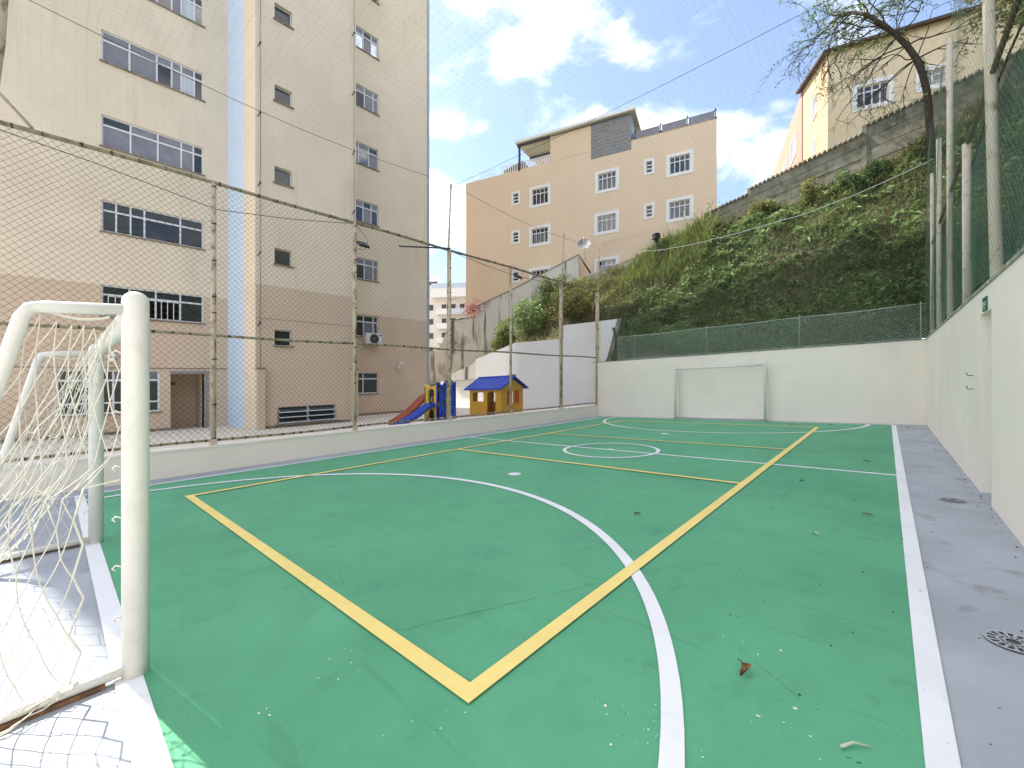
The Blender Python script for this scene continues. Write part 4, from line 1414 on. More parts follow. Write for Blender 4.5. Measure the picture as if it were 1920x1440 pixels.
for side in (0, 1):
    rb = MB()
    rows = 7
    half = PD / 2 + 0.16
    for j in range(rows):
        u0, u1 = j / rows, (j + 1) / rows
        ya = PY + PD / 2 + (-1 if side == 0 else 1) * half * (1 - u0)
        yb_ = PY + PD / 2 + (-1 if side == 0 else 1) * half * (1 - u1)
        za = PE - 0.06 + (PA + 0.05 - PE + 0.06) * u0
        zb = PE - 0.06 + (PA + 0.05 - PE + 0.06) * u1
        nt = 12
        for k in range(nt):
            x0 = PX + 0.14 - (PW + 0.28) * k / nt
            x1 = PX + 0.14 - (PW + 0.28) * (k + 1) / nt
            xm = (x0 + x1) / 2
            rb.add([(x0, ya, za + 0.02), (xm, ya, za + 0.06), (x1, ya, za + 0.02), (x0, yb_, zb + 0.005), (xm, yb_, zb + 0.035), (x1, yb_, zb + 0.005), (x0, ya, za - 0.03), (xm, ya, za - 0.03), (x1, ya, za - 0.03)],
                   [(0, 1, 4, 3), (1, 2, 5, 4), (6, 7, 1, 0), (7, 8, 2, 1)])
    rb.build('roof_slope', pl_blue, ph)
rg = MB()
rg.path([(PX + 0.15, PY + PD / 2, PA + 0.075), (PX - PW - 0.15, PY + PD / 2, PA + 0.075)], 0.045, 8)
for s0 in (PX + 0.13, PX - PW - 0.16):
    for sg_ in (-1, 1):
        rg.path([(s0, PY + PD / 2, PA + 0.05), (s0, PY + PD / 2 + sg_ * (PD / 2 + 0.16), PE - 0.06)], 0.035, 6)
rg.build('roof_ridge', pl_blue, ph)
MB().box(PX - 0.35, PX - 0.1, PY + 0.78, PY + 0.98, PA - 0.08, PA + 0.16).build('chimney', pl_mustard, ph)

TX, TY = -11.0, 8.5
tw = thing('slide_tower', 'plastic climbing tower of blue and yellow panels with two slides', 'slide', (TX - 0.35, TY + 0.4, PG))
frT1 = Frame((TX, TY, 0), (0, 1), (1, 0))            # blue climbing wall
frT2 = Frame((TX, TY, 0), (-1, 0), (0, -1))          # yellow slide wall
frT3 = Frame((TX - 0.7, TY, 0), (0, 1), (-1, 0))
frT4 = Frame((TX, TY + 0.8, 0), (-1, 0), (0, 1))
Z0 = PG


def wavy_top(w, z, a):
    return [(w - w * k / 10, z + a * (math.sin(2 * math.pi * k / 10 - 0.6))) for k in range(11)]


slots = [arch(0.05, 0.12, Z0 + 1.08, Z0 + 1.24, 0.02, 4), arch(0.68, 0.75, Z0 + 1.08, Z0 + 1.24, 0.02, 4), arch(0.05, 0.12, Z0 + 0.60, Z0 + 0.76, 0.02, 4), arch(0.68, 0.75, Z0 + 0.6, Z0 + 0.76, 0.02, 4),
         oval(0.25, Z0 + 1.12, 0.03, 0.13), oval(0.57, Z0 + 1.12, 0.03, 0.13), oval(0.18, Z0 + 0.36, 0.035, 0.09), oval(0.62, Z0 + 0.40, 0.035, 0.08), oval(0.42, Z0 + 0.72, 0.15, 0.20, 20), oval(0.42, Z0 + 0.22, 0.14, 0.17, 20)]
plate(frT1, [(0, Z0), (0.8, Z0)] + [(0.8 - 0.8 * k / 12, Z0 + 1.36 + 0.06 * math.cos(4 * math.pi * k / 12)) for k in range(13)], slots, -0.07, 0.0).build('blue_panel', pl_blue, tw)
plate(frT2, [(0.0, Z0), (0.7, Z0)] + [(0.7 - 0.7 * k / 10, Z0 + 1.36 - 0.09 * math.sin(math.pi * k / 10) + 0.07 * k / 10 * 0) for k in range(11)],
      [arch(0.17, 0.52, Z0 + 0.66, Z0 + 1.20, 0.14), oval(0.34, Z0 + 0.28, 0.17, 0.24, 18)], -0.07, -0.0005).build('yellow_panel', pl_yellow, tw)
plate(frT4, [(0.06, Z0), (0.64, Z0)] + [(0.35 + 0.29 * math.cos(math.pi * k / 10), Z0 + 1.28 + 0.22 * math.sin(math.pi * k / 10)) for k in range(11)], [arch(0.17, 0.52, Z0 + 0.62, Z0 + 1.35, 0.14)], -0.07, 0.0).build('green_arch', pl_green, tw)
plate(frT3, [(0, Z0), (0.8, Z0), (0.8, Z0 + 1.25), (0.4, Z0 + 1.36), (0, Z0 + 1.25)], [oval(0.4, Z0 + 0.85, 0.18, 0.22, 18)], -0.06, 0.0).build('green_panel', pl_green, tw)
MB().box(TX - 0.64, TX - 0.075, TY + 0.005, TY + 0.73, Z0 + 0.58, Z0 + 0.64).build('deck', pl_green, tw)
MB().box(TX - 0.6, TX - 0.1, TY + 0.5, TY + 0.7, Z0 + 0.3, Z0 + 0.36).build('step', pl_red, tw)


def slide(xc, w, y0, z0, y1, z1, m, name):
    b = MB()
    n = 14
    prof = [(-w / 2, 0.10), (-w / 2 + 0.03, 0.10), (-w / 2 + 0.05, 0.0), (w / 2 - 0.05, 0.0), (w / 2 - 0.03, 0.10), (w / 2, 0.10), (w / 2, -0.03), (-w / 2, -0.03)]
    vs, fs = [], []
    for i in range(n + 1):
        u = i / n
        y = y0 + (y1 - y0) * u
        e = u * u * (3 - 2 * u)
        z = z0 + (z1 - z0) * (0.75 * e + 0.25 * u) + 0.02 * math.sin(3 * math.pi * u)
        for (dx, dz) in prof:
            vs.append((xc + dx, y, z + dz))
    k = len(prof)
    for i in range(n):
        for j in range(k):
            fs.append((i * k + j, i * k + (j + 1) % k, (i + 1) * k + (j + 1) % k, (i + 1) * k + j))
    fs.append(tuple(range(k)))
    fs.append(tuple(range(n * k, n * k + k))[::-1])
    b.add(vs, fs, True)
    return b.build(name, m, tw)


slide(TX - 0.30, 0.40, TY + 0.05, Z0 + 0.62, TY - 1.32, Z0 + 0.07, pl_blue, 'slide_chute')
slide(TX - 0.98, 0.42, TY + 0.45, Z0 + 0.95, TY - 1.10, Z0 + 0.08, pl_rust, 'slide_chute')
tag(tw, None)

# ------------------------------------------------------------------ walls behind the playground
ww = thing('retaining_wall', 'stepped bright white retaining wall behind the playhouse', 'wall', (-14, 17.5, PG))
MB().prism([(-18.75, 0.1), (-10.28, 0.1), (-10.28, 1.99), (-9.69, 2.69), (-9.17, 4.44), (-12.2, 4.51), (-12.2, 3.84), (-15.5, 3.93), (-18.75, 3.21)], 'y', 17.4, 17.65).build('wall_body', white_wall, ww)
MB().prism([(-10.1, 2.0), (-9.69, 2.69), (-9.17, 4.44), (-8.98, 4.46), (-9.45, 2.66), (-9.6, 2.3)], 'y', 17.36, 17.85).build('buttress', mossy, ww)
MB().prism([(-10.25, 0.1), (-22.5, 0.1), (-22.5, 1.98), (-10.25, 1.98)], 'y', 17.66, 17.85).build('lower_wall', white_wall, ww)
MB().prism([(-21.2, 2.0), (-18.76, 2.0), (-18.76, 3.10), (-19.8, 2.74), (-21.2, 2.42)], 'y', 17.5, 17.8).build('stained_gable', stained, ww)

sw = thing('boundary_wall', 'old white boundary wall streaked with black stains climbing below the peach house', 'wall', (-20, 20.5, 3))
frS = Frame((-6.93, 24.67, 0), (-0.95, -0.312), (0.312, -0.95))


def panel(fr, poly, d0, d1):
    n = len(poly)
    b = MB(fr)
    b.add([(p[0], d1, p[1]) for p in poly] + [(p[0], d0, p[1]) for p in poly],
          [tuple(range(n)), tuple(range(n, 2 * n))[::-1]] + [(i, n + i, n + (i + 1) % n, (i + 1) % n) for i in range(n)])
    return b


panel(frS, [(7.87, 0.0), (7.87, 9.64), (12.31, 8.04), (12.31, 0.0)], -0.2, 0.0).build('wall_body', stained, sw)
panel(frS, [(12.311, 0.0), (12.311, 8.04), (15.17, 7.16), (15.17, 0.0)], -0.2, 0.0).build('wall_body', stained, sw)
panel(frS, [(15.171, 0.0), (15.171, 6.41), (17.27, 6.34), (18.4, 4.3), (24, 4.0), (24, 0.0)], -0.2, 0.0).build('wall_body', stained, sw)
panel(frS, [(7.87, 9.642), (7.87, 9.70), (12.31, 8.10), (12.31, 8.042)], -0.22, 0.03).build('coping', mossy, sw)
panel(frS, [(12.312, 8.042), (12.312, 8.10), (15.17, 7.22), (15.17, 7.162)], -0.22, 0.03).build('coping', mossy, sw)
panel(frS, [(15.172, 6.412), (15.172, 6.47), (17.27, 6.40), (17.27, 6.342)], -0.22, 0.03).build('coping', mossy, sw)
stk = MB().path([(-14.3, 22.1, 9.55), (-13.5, 22.15, 8.3)], 0.05, 6).build('fallen_pole', bark)
tag(stk, 'dark wooden pole leaning beside the satellite dish on the stained wall', 'pole')

# concrete panel wall along the top of the slope
pw = thing('panel_wall', 'mossy grey concrete panel wall with scalloped top above the grass slope', 'wall', (-5, 22, 8.5))
segsW = [(-14.2, -10.4, 8.05, 8.62, 6.3), (-10.4, -6.75, 8.62, 9.50, 7.0), (-6.75, -4.8, 9.86, 10.22, 8.3), (-4.8, -0.66, 10.44, 11.30, 8.9), (-0.66, 3.2, 11.56, 12.25, 9.6), (3.2, 8.0, 12.3, 13.2, 10.4)]
for (x0, x1, zt0, zt1, zb) in segsW:
    nrow = 4
    for j in range(nrow):
        a0 = zb + (zt0 - zb) * j / nrow
        a1 = zb + (zt0 - zb) * (j + 1) / nrow - 0.02
        b0 = zb + 0.4 + (zt1 - zb - 0.4) * j / nrow
        b1 = zb + 0.4 + (zt1 - zb - 0.4) * (j + 1) / nrow - 0.02
        dy = random.uniform(-0.012, 0.012)
        MB().prism([(x0 + 0.07, a0), (x1 - 0.07, b0), (x1 - 0.07, b1), (x0 + 0.07, a1)], 'y', 22.0 + dy, 22.07 + dy).build('concrete_panel', mossy, pw)
    MB().prism([(x0 - 0.07, zb - 0.3), (x0 + 0.07, zb - 0.3), (x0 + 0.07, zt0 + 0.06), (x0 - 0.07, zt0 + 0.04)], 'y', 21.96, 22.10).build('concrete_post', mossy, pw)
    if x0 > -7:
        n = int((x1 - x0) / 0.17)
        cp = MB()
        for k in range(n):
            xa = x0 + 0.02 + (x1 - x0 - 0.04) * (k + 0.5) / n
            za = zt0 + (zt1 - zt0) * (k + 0.5) / n
            cp.path([(xa, 21.90, za + 0.0), (xa, 22.18, za + 0.03)], 0.075, 8)
        cpo = cp.build('scalloped_tiles', mossy, pw)
        cpo['kind'] = 'stuff'

dish = thing('satellite_dish', 'round grey satellite dish on the corner of the stained white wall', 'satellite dish', (-13.75, 21.8, 9.5))
cvec = np.array([-13.62, 21.6, 10.02])
ax = np.array([0.42, -0.72, 0.55])
ax /= np.linalg.norm(ax)
e1 = np.cross(ax, [0, 0, 1.0])
e1 /= np.linalg.norm(e1)
e2 = np.cross(ax, e1)
vs, fs = [], []
nr, na = 5, 28
for i in range(nr + 1):
    rr_ = 0.48 * i / nr
    for k in range(na):
        a = 2 * math.pi * k / na
        vs.append(cvec - ax * (0.10 * (1 - (rr_ / 0.48) ** 2)) + (e1 * math.cos(a) * 0.80 + e2 * math.sin(a)) * rr_)
for i in range(nr):
    for k in range(na):
        fs.append((i * na + k, i * na + (k + 1) % na, (i + 1) * na + (k + 1) % na, (i + 1) * na + k))
MB().add(vs, fs, True).build('reflector', dish_grey, dish)
MB().path([cvec - ax * 0.10 - e2 * -0.42, cvec + ax * 0.45 + e2 * 0.12], 0.014, 6).build('feed_arm', alu, dish)
MB().path([cvec + ax * 0.42 + e2 * 0.12, cvec + ax * 0.52 + e2 * 0.12], 0.04, 8).build('receiver', lamp_white, dish)
MB().path([cvec - ax * 0.12, cvec - ax * 0.2 + np.array([0, 0, -0.25]), cvec - ax * 0.2 + np.array([0, 0.1, -0.85])], 0.03, 8).build('mast', alu, dish)
chm = thing('vent_pipe', 'dark green vent pipe with a ribbed cowl rising above the slope', 'vent', (-9.0, 21.3, 8.6))
MB().tube((-9.0, 21.3, 8.2), (-9.0, 21.3, 9.05), 0.10, 12).build('pipe', vent_green, chm)
for k in range(3):
    MB().path([(-9.0, 21.3, 9.02 + 0.11 * k), (-9.0, 21.3, 9.06 + 0.11 * k), (-9.0, 21.3, 9.12 + 0.11 * k)], [0.22, 0.2, 0.08], 14).build('cowl_ring', iron_dark, chm)

# ------------------------------------------------------------------ the peach house
UH = np.array([-0.9500, -0.3120])
NH = np.array([0.3120, -0.9500])
HO = np.array([-7.27, 25.71])
frH = Frame((HO[0], HO[1], 0), UH, NH)
HT, HW_ = 16.62, 16.69
hs = thing('peach_house', 'peach coloured four storey house with white window surrounds above the slope', 'house', (HO[0] - 8, HO[1] + 2, 2))
big = [(1.42, 2.56, 13.97, 14.97), (5.74, 6.88, 13.92, 14.98), (10.28, 11.44, 13.91, 14.98), (1.42, 2.58, 11.25, 12.28), (5.74, 6.93, 11.24, 12.28), (10.28, 11.46, 11.23, 12.26), (5.74, 6.93, 8.35, 9.38), (10.28, 11.46, 8.35, 9.40), (1.42, 2.58, 8.5, 9.5)]
small = [(3.56, 3.90, 14.38, 15.05), (12.47, 12.85, 14.34, 15.0), (3.56, 3.90, 11.66, 12.32), (12.47, 12.85, 11.62, 12.28), (12.47, 12.85, 8.9, 9.5)]
holed_wall(frH, 0, HW_, 0.5, HT, big + small, 0.14).build('wall', house_wall, hs)
hb = MB(frH)
for (s0, s1) in ((0, 0), (HW_, HW_)):
    hb.quad((s0, 0, 0.5), (s0, -11, 0.5), (s0, -11, HT), (s0, 0, HT))
hb.quad((0, -11, 0.5), (HW_, -11, 0.5), (HW_, -11, HT), (0, -11, HT))
hb.build('wall', house_wall, hs)
MB(frH).box(0.05, HW_ - 0.05, -10.9, -0.05, HT - 0.25, HT - 0.12).build('roof_slab', coping_mat, hs)
MB(frH).box(-0.03, 4.74, -0.1, 0.03, HT + 0.001, HT + 0.035).build('coping', coping_mat, hs)
for k, h in enumerate(big):
    left = k in (2, 5, 7)
    pn = [glass] * 4 + [glass] * 2
    cur = [(0.03, 0.24, 0.04, 0.66, curtain), (0.77, 0.97, 0.04, 0.66, curtain)] if not left else [(0.28, 0.45, 0.04, 0.66, curtain), (0.58, 0.74, 0.04, 0.66, curtain)]
    w = window(hs, frH, *h, (0.25, 0.5, 0.75), 0.70, 0.07, [glass] * 8, t=0.05, sill=False, room=0.45, trim=(0.19, house_trim), curtains=cur,
               bars=[(0.04, 0.96, 0.03, 0.68, 9)] if k in (5, 6, 7) else [])
    bl = MB(frH)
    s0, s1, z0, z1 = h
    wdt = s1 - s0
    for (f0, f1) in (((0.27, 0.48), (0.52, 0.73)) if not left else ((0.05, 0.25), (0.76, 0.95))):
        for q in range(12):
            zq = z0 + 0.06 + (z1 - z0) * 0.64 * q / 12
            bl.box(s0 + wdt * f0, s0 + wdt * f1, -0.155, -0.14, zq, zq + 0.028)
    bl.build('louvre_blind', blind, w)
for h in small:
    s0, s1, z0, z1 = h
    b = MB(frH)
    rect_frame(b, s0, s1, z0, z1, 0.03, -0.10, -0.05)
    for k in (1, 2):
        zq = z0 + (z1 - z0) * k / 3
        b.box(s0 + 0.03, s1 - 0.03, -0.1, -0.03, zq - 0.035, zq + 0.035)
    w = b.build('window', alu, hs)
    for k in range(3):
        zq = z0 + (z1 - z0) * k / 3
        MB(frH).box(s0 + 0.03, s1 - 0.03, -0.09, -0.075, zq + 0.035, zq + (z1 - z0) / 3 - 0.03).build('pane', frosted_dark, w)
    tb = MB(frH)
    tb.box(s0 - 0.14, s0, 0, 0.03, z0 - 0.14, z1 + 0.14)
    tb.box(s1, s1 + 0.14, 0, 0.03, z0 - 0.14, z1 + 0.14)
    tb.box(s0, s1, 0, 0.0305, z0 - 0.14, z0)
    tb.box(s0, s1, 0, 0.0305, z1, z1 + 0.14)
    tb.build('surround', house_trim, w)
# roof storey: mosaic tank, cream wall, awning
tk = MB(frH)
tk.box(4.80, 7.33, -3.0, 0.022, HT - 0.55, 18.28)
tank = tk.build('mosaic_tank', mosaic, hs)
tl = MB(frH)
rngm = random.Random(4)
for i in range(11):
    for j in range(10):
        if rngm.random() < 0.9:
            s0 = 4.84 + 0.226 * i
            z0 = HT - 0.50 + 0.226 * j
            if z0 > 18.1:
                continue
            tl.box(s0, s0 + 0.205, 0.022, 0.030 + rngm.uniform(0, 0.008), z0, z0 + 0.205)
tiles_ = tl.build('mosaic_tiles', stone_mat, tank)
tiles_['kind'] = 'stuff'
MB(frH).box(7.335, 10.12, -3.2, 0.012, HT + 0.002, 18.26).build('wall', house_wall, hs)
ra = MB(frH)
ra.add([(4.55, 0.25, 18.50), (12.55, 0.25, 18.46), (12.55, -4.5, 19.1), (4.55, -4.5, 19.1), (4.55, 0.25, 18.34), (12.55, 0.25, 18.30), (12.55, -4.5, 18.94), (4.55, -4.5, 18.94)],
       [(0, 1, 2, 3), (7, 6, 5, 4), (0, 4, 5, 1), (1, 5, 6, 2), (2, 6, 7, 3), (3, 7, 4, 0)])
ra.build('awning_roof', awning_mat, hs)
MB(frH).box(4.5, 12.6, 0.25, 0.30, 18.36, 18.52).build('fascia', house_trim, hs)
rib = MB(frH)
for k in range(14):
    s = 10.2 + 0.17 * k
    rib.add([(s, 0.2, 18.28), (s + 0.05, 0.2, 18.28), (s + 0.05, -4.2, 18.88), (s, -4.2, 18.88), (s, 0.2, 18.335), (s + 0.05, 0.2, 18.335), (s + 0.05, -4.2, 18.93), (s, -4.2, 18.93)],
            [(3, 2, 1, 0), (0, 1, 5, 4), (1, 2, 6, 5), (3, 0, 4, 7)])
rib.build('awning_rib', awning_mat, hs)
MB(frH).box(10.12, 12.5, 0.05, 0.17, 18.14, 18.30).build('awning_beam', iron_dark, hs)
MB(frH).box(10.12, 12.5, -2.4, -2.25, 18.42, 18.58).build('awning_beam', iron_dark, hs)
for s, d in ((12.38, 0.06), (12.38, -2.9), (10.3, -2.9)):
    MB(frH).box(s - 0.06, s + 0.06, d - 0.12, d, HT - 0.1, 18.3).build('awning_post', iron_dark, hs)
rl = MB(frH)
rl.box(10.12, 13.9, -0.12, -0.08, HT + 0.52, HT + 0.56)
for s in np.arange(10.2, 13.9, 0.17):
    rl.box(s, s + 0.07, -0.115, -0.085, HT + 0.005, HT + 0.52)
rl.build('terrace_railing', house_trim, hs)
MB(frH).add([(12.6, -1.2, 17.9), (14.2, -1.2, 17.5), (14.2, -4.0, 17.6), (12.6, -4.0, 18.0), (12.6, -1.2, 17.8), (14.2, -1.2, 17.4), (14.2, -4.0, 17.5), (12.6, -4.0, 17.9)],
            [(0, 1, 2, 3), (7, 6, 5, 4), (0, 4, 5, 1), (1, 5, 6, 2), (2, 6, 7, 3), (3, 7, 4, 0)]).build('lean_to_roof', roof_brown, hs)
MB(frH).box(13.9, 13.98, -1.3, -1.2, HT, 17.5).build('awning_post', iron_dark, hs)
MB(frH).box(13.0, 14.6, -3.0, -2.8, HT - 0.1, 17.35).build('terrace_wall', house_wall, hs)
rl2 = MB(frH)
for z in (HT + 0.25, HT + 0.5):
    rl2.tube((14.3, -0.1, z), (HW_ - 0.02, -0.1, z), 0.014, 5)
for s in np.arange(14.3, HW_, 0.22):
    rl2.tube((s, -0.1, HT - 0.02), (s, -0.1, HT + 0.5), 0.010, 5)
rl2.build('terrace_railing', far_blue, hs)
gp = MB(frH)
for k in range(3):
    s0 = 0.12 + 1.5 * k
    gp.box(s0, s0 + 1.38, -0.10, -0.08, HT + 0.06, HT + 0.52)
gp.build('glass_balustrade', frosted, hs)
for k in range(4):
    s0 = 0.05 + 1.5 * k
    pb = MB(frH)
    pb.box(s0, s0 + 0.05, -0.13, -0.05, HT + 0.037, HT + 0.66)
    pb.box(s0 - 0.06, s0 + 0.11, -0.07, -0.04, HT + 0.50, HT + 0.54)
    pb.box(s0 - 0.06, s0 + 0.11, -0.07, -0.04, HT + 0.10, HT + 0.14)
    pb.build('balustrade_post', iron_dark, hs)
MB(frH).add([(1.6, -1.5, 17.35), (4.7, -1.5, 17.9), (4.7, -5.0, 18.4), (1.6, -5.0, 17.6), (1.6, -1.5, 17.25), (4.7, -1.5, 17.8), (4.7, -5.0, 18.3), (1.6, -5.0, 17.5)],
            [(0, 1, 2, 3), (7, 6, 5, 4), (0, 4, 5, 1), (1, 5, 6, 2), (2, 6, 7, 3), (3, 7, 4, 0)]).build('terrace_roof', roof_brown, hs)

# ------------------------------------------------------------------ the cream house above the slope, right
HC = np.array([-2.17, 25.89])
U2 = np.array([-0.302, 0.953])
N2 = np.array([-0.953, -0.302])
ch = thing('cream_house', 'cream house with a salmon side wing standing behind the bare tree', 'house', (0, 29, 8))
fr3 = Frame((HC[0], HC[1], 0), -UH, NH)
fr4 = Frame((HC[0], HC[1], 0), U2, N2)
bw = [(1.15, 2.36, 14.53, 15.52), (3.55, 4.35, 14.75, 15.45)]
holed_wall(fr3, 0, 9.0, 6.0, 17.6, bw, 0.15).build('wall', hill_house, ch)
window(ch, fr3, *bw[0], (0.25, 0.5, 0.75), 0.70, 0.06, [glass] * 8, t=0.05, sill=False, room=0.5, trim=(0.19, house_trim), curtains=[(0.03, 0.24, 0.04, 0.66, curtain), (0.77, 0.97, 0.04, 0.66, curtain)])
window(ch, fr3, *bw[1], (0.5,), 0.66, 0.06, [glass] * 4, t=0.05, sill=False, room=0.5, trim=(0.19, house_trim))
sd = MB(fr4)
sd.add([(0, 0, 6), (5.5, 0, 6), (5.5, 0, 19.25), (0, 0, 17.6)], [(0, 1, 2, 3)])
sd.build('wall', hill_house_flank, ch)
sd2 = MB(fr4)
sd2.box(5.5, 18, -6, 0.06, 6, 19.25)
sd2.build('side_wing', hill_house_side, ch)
for (s0, s1, z0, z1) in ((2.1, 3.0, 15.9, 17.0), (2.3, 2.8, 13.6, 14.7)):
    q = MB(fr4)
    rect_frame(q, s0, s1, z0, z1, 0.07, 0.001, 0.04)
    wq = q.build('window', alu, ch)
    MB(fr4).box(s0 + 0.07, s1 - 0.07, 0.004, 0.02, z0 + 0.07, z1 - 0.07).build('pane', frosted, wq)
for (s0, s1, z0, z1) in ((7.2, 8.8, 16.2, 17.6), (10.2, 11.0, 16.2, 17.4), (11.5, 12.2, 16.2, 17.4), (12.9, 14.2, 16.2, 17.5), (15, 16.2, 16.2, 17.4), (6.0, 7.2, 13.6, 14.8)):
    q = MB(fr4)
    rect_frame(q, s0, s1, z0, z1, 0.09, 0.061, 0.10)
    wq = q.build('window', alu, ch)
    MB(fr4).box(s0 + 0.09, s1 - 0.09, 0.064, 0.08, z0 + 0.09, z1 - 0.09).build('pane', frosted, wq)
rr3 = MB(fr3)
rr3.add([(-0.25, 0.35, 17.50), (9.3, 0.35, 17.50), (9.3, -6, 19.4), (-0.25, -6, 19.4), (-0.25, 0.35, 17.62), (9.3, 0.35, 17.62), (9.3, -6, 19.55), (-0.25, -6, 19.55)],
        [(3, 2, 1, 0), (4, 5, 6, 7), (0, 1, 5, 4), (1, 2, 6, 5), (2, 3, 7, 6), (3, 0, 4, 7)])
rr3.build('roof', roof_brown, ch)
bb = MB(fr3)
bb.quad((9, 0, 6), (9, -8, 6), (9, -8, 17.6), (9, 0, 17.6))
bb.build('wall', hill_house, ch)

# ------------------------------------------------------------------ the distant apartment tower
fa = thing('distant_apartment_tower', 'pale apartment tower with stacked balconies far beyond the stained wall', 'building', (-48, 40, 0))
FD = np.array([3.1, 2.7])
FD = FD / np.linalg.norm(FD)
frX = Frame((-49.3, 36.9, 0), FD, (FD[1], -FD[0]))
MB(frX).box(-4.0, 8, -10, 0, -1, 16.6).build('wall', far_pink, fa)
MB(frX).box(-4.0, 1.0, -6, 0.4, 17.0, 18.0).build('roof_box', far_white, fa)
MB(frX).box(-3.6, 0.8, -6, 0.1, 16.6, 17.0).build('roof_box', far_dark, fa)
MB(frX).box(0.3, 8.2, -6, 1.35, 14.5, 15.75).build('parapet', far_white, fa)
MB(frX).box(0.3, 8.2, -6, 1.3, 15.751, 16.5).build('parapet_glass', far_blue, fa)
for k in range(8):
    z = 12.4 - 2.05 * k
    MB(frX).box(1.1, 8.2, 0.02, 1.35, z - 0.35, z + 0.45).build('balcony_front', far_white, fa)
    if k < 2:
        MB(frX).box(2.6, 8.2, 1.352, 1.40, z - 0.25, z + 0.42).build('balcony_glass', far_blue, fa)
    for s in (-0.35, 1.55, 2.9, 4.2, 5.3, 6.5):
        w_ = MB(frX).box(s, s + 0.8, 0.002, 0.06, z + 0.42, z + 1.35).build('window', alu, fa)
        MB(frX).box(s + 0.06, s + 0.74, 0.062, 0.08, z + 0.47, z + 1.30).build('pane', far_dark, w_)

# ------------------------------------------------------------------ the hillside
WX = np.array([-34, -27, -22, -19, -16.5, -14.3, -10.4, -6.7, -4.9, -2, 0.6, 3, 6, 12, 30])
WZ = np.array([2.2, 2.4, 3.2, 4.6, 6.6, 7.9, 7.9, 8.75, 9.15, 9.6, 9.95, 10.6, 11.4, 13, 15])
BXs = np.array([-34, -22, -18.8, -15.5, -12.2, -9.3, -8.9, 1.2, 30])
BZs = np.array([1.4, 1.5, 2.9, 3.6, 3.9, 3.9, 2.25, 2.3, 2.3])


def hill_z(x, y):
    x, y = np.asarray(x, float), np.asarray(y, float)
    zt = np.interp(x, WX, WZ)
    zb = np.interp(x, BXs, BZs)
    y0 = np.where(x < -9.2, 17.7, 17.15)
    t = np.maximum((y - y0) / (21.9 - y0), np.clip((x - 1.35) / 5.2, -1, 3) * np.where(x > 1.35, 1, 0))
    u = np.clip(t, 0, 1)
    prof = 0.80 * u + 0.20 * np.sin(u * math.pi / 2) + 0.06 * np.sin(u * 6.3 + x * 0.6)
    lump = 0.22 * np.sin(1.7 * x + 2.1 * y) * np.sin(1.3 * y - 0.9 * x) + 0.12 * np.sin(3.9 * x - 2.7 * y)
    flat = np.clip(u * 6, 0, 1) * np.clip((1.15 - u) * 5, 0, 1)
    extra = np.clip(t - 1, 0, 3) * 1.0
    return zb + (zt - zb) * prof + lump * flat + extra


gx = np.concatenate([np.linspace(-34, -20, 16)[:-1], np.linspace(-20, 9, 88), np.linspace(9, 30, 14)[1:]])
gy = np.concatenate([np.linspace(-12, 17.12, 40)[:-1], np.linspace(17.16, 23, 34), np.linspace(23, 60, 12)[1:]])
GXX, GYY = np.meshgrid(gx, gy, indexing='ij')
GZZ = hill_z(GXX, GYY)
V = np.stack([GXX, GYY, GZZ], -1).reshape(-1, 3)
ny = len(gy)
F = []
for i in range(len(gx) - 1):
    for j in range(ny - 1):
        xm, ym = (gx[i] + gx[i + 1]) / 2, (gy[j] + gy[j + 1]) / 2
        if xm < 1.5 and ym < (17.66 if xm < -9.2 else 17.14):
            continue
        a = i * ny + j
        F.append((a, a + ny, a + ny + 1, a + 1))
np_mesh('hill', V, np.array(F), soil, kind='structure')


def leaf_cards(C, size, droop, m, name, parent=None, tone=None, kind=None, aspect=0.45, up=0.5):
    """Pointed four-sided leaves: each bent along its midrib; C centres (n,3)."""
    n = len(C)
    th = RNG.uniform(0, 2 * math.pi, n)
    d = np.stack([np.cos(th), np.sin(th), RNG.normal(up, 0.45, n)], -1)
    d /= np.linalg.norm(d, axis=1, keepdims=True)
    sdv = np.cross(d, RNG.normal(0, 1, (n, 3)))
    sdv /= (np.linalg.norm(sdv, axis=1, keepdims=True) + 1e-9)
    L = size * RNG.uniform(0.55, 1.35, n)[:, None]
    W = L * aspect * 0.5
    p0 = C
    p1 = C + d * L * 0.5 + sdv * W
    p2 = C + d * L + np.array([0, 0, -1.0]) * (droop * L)
    p3 = C + d * L * 0.5 - sdv * W
    V = np.stack([p0, p1, p2, p3], 1).reshape(-1, 3)
    F = np.arange(n * 4).reshape(-1, 4)
    if tone is None:
        tone = RNG.uniform(0, 1, n)
    return np_mesh(name, V, F, m, parent, tone, kind)


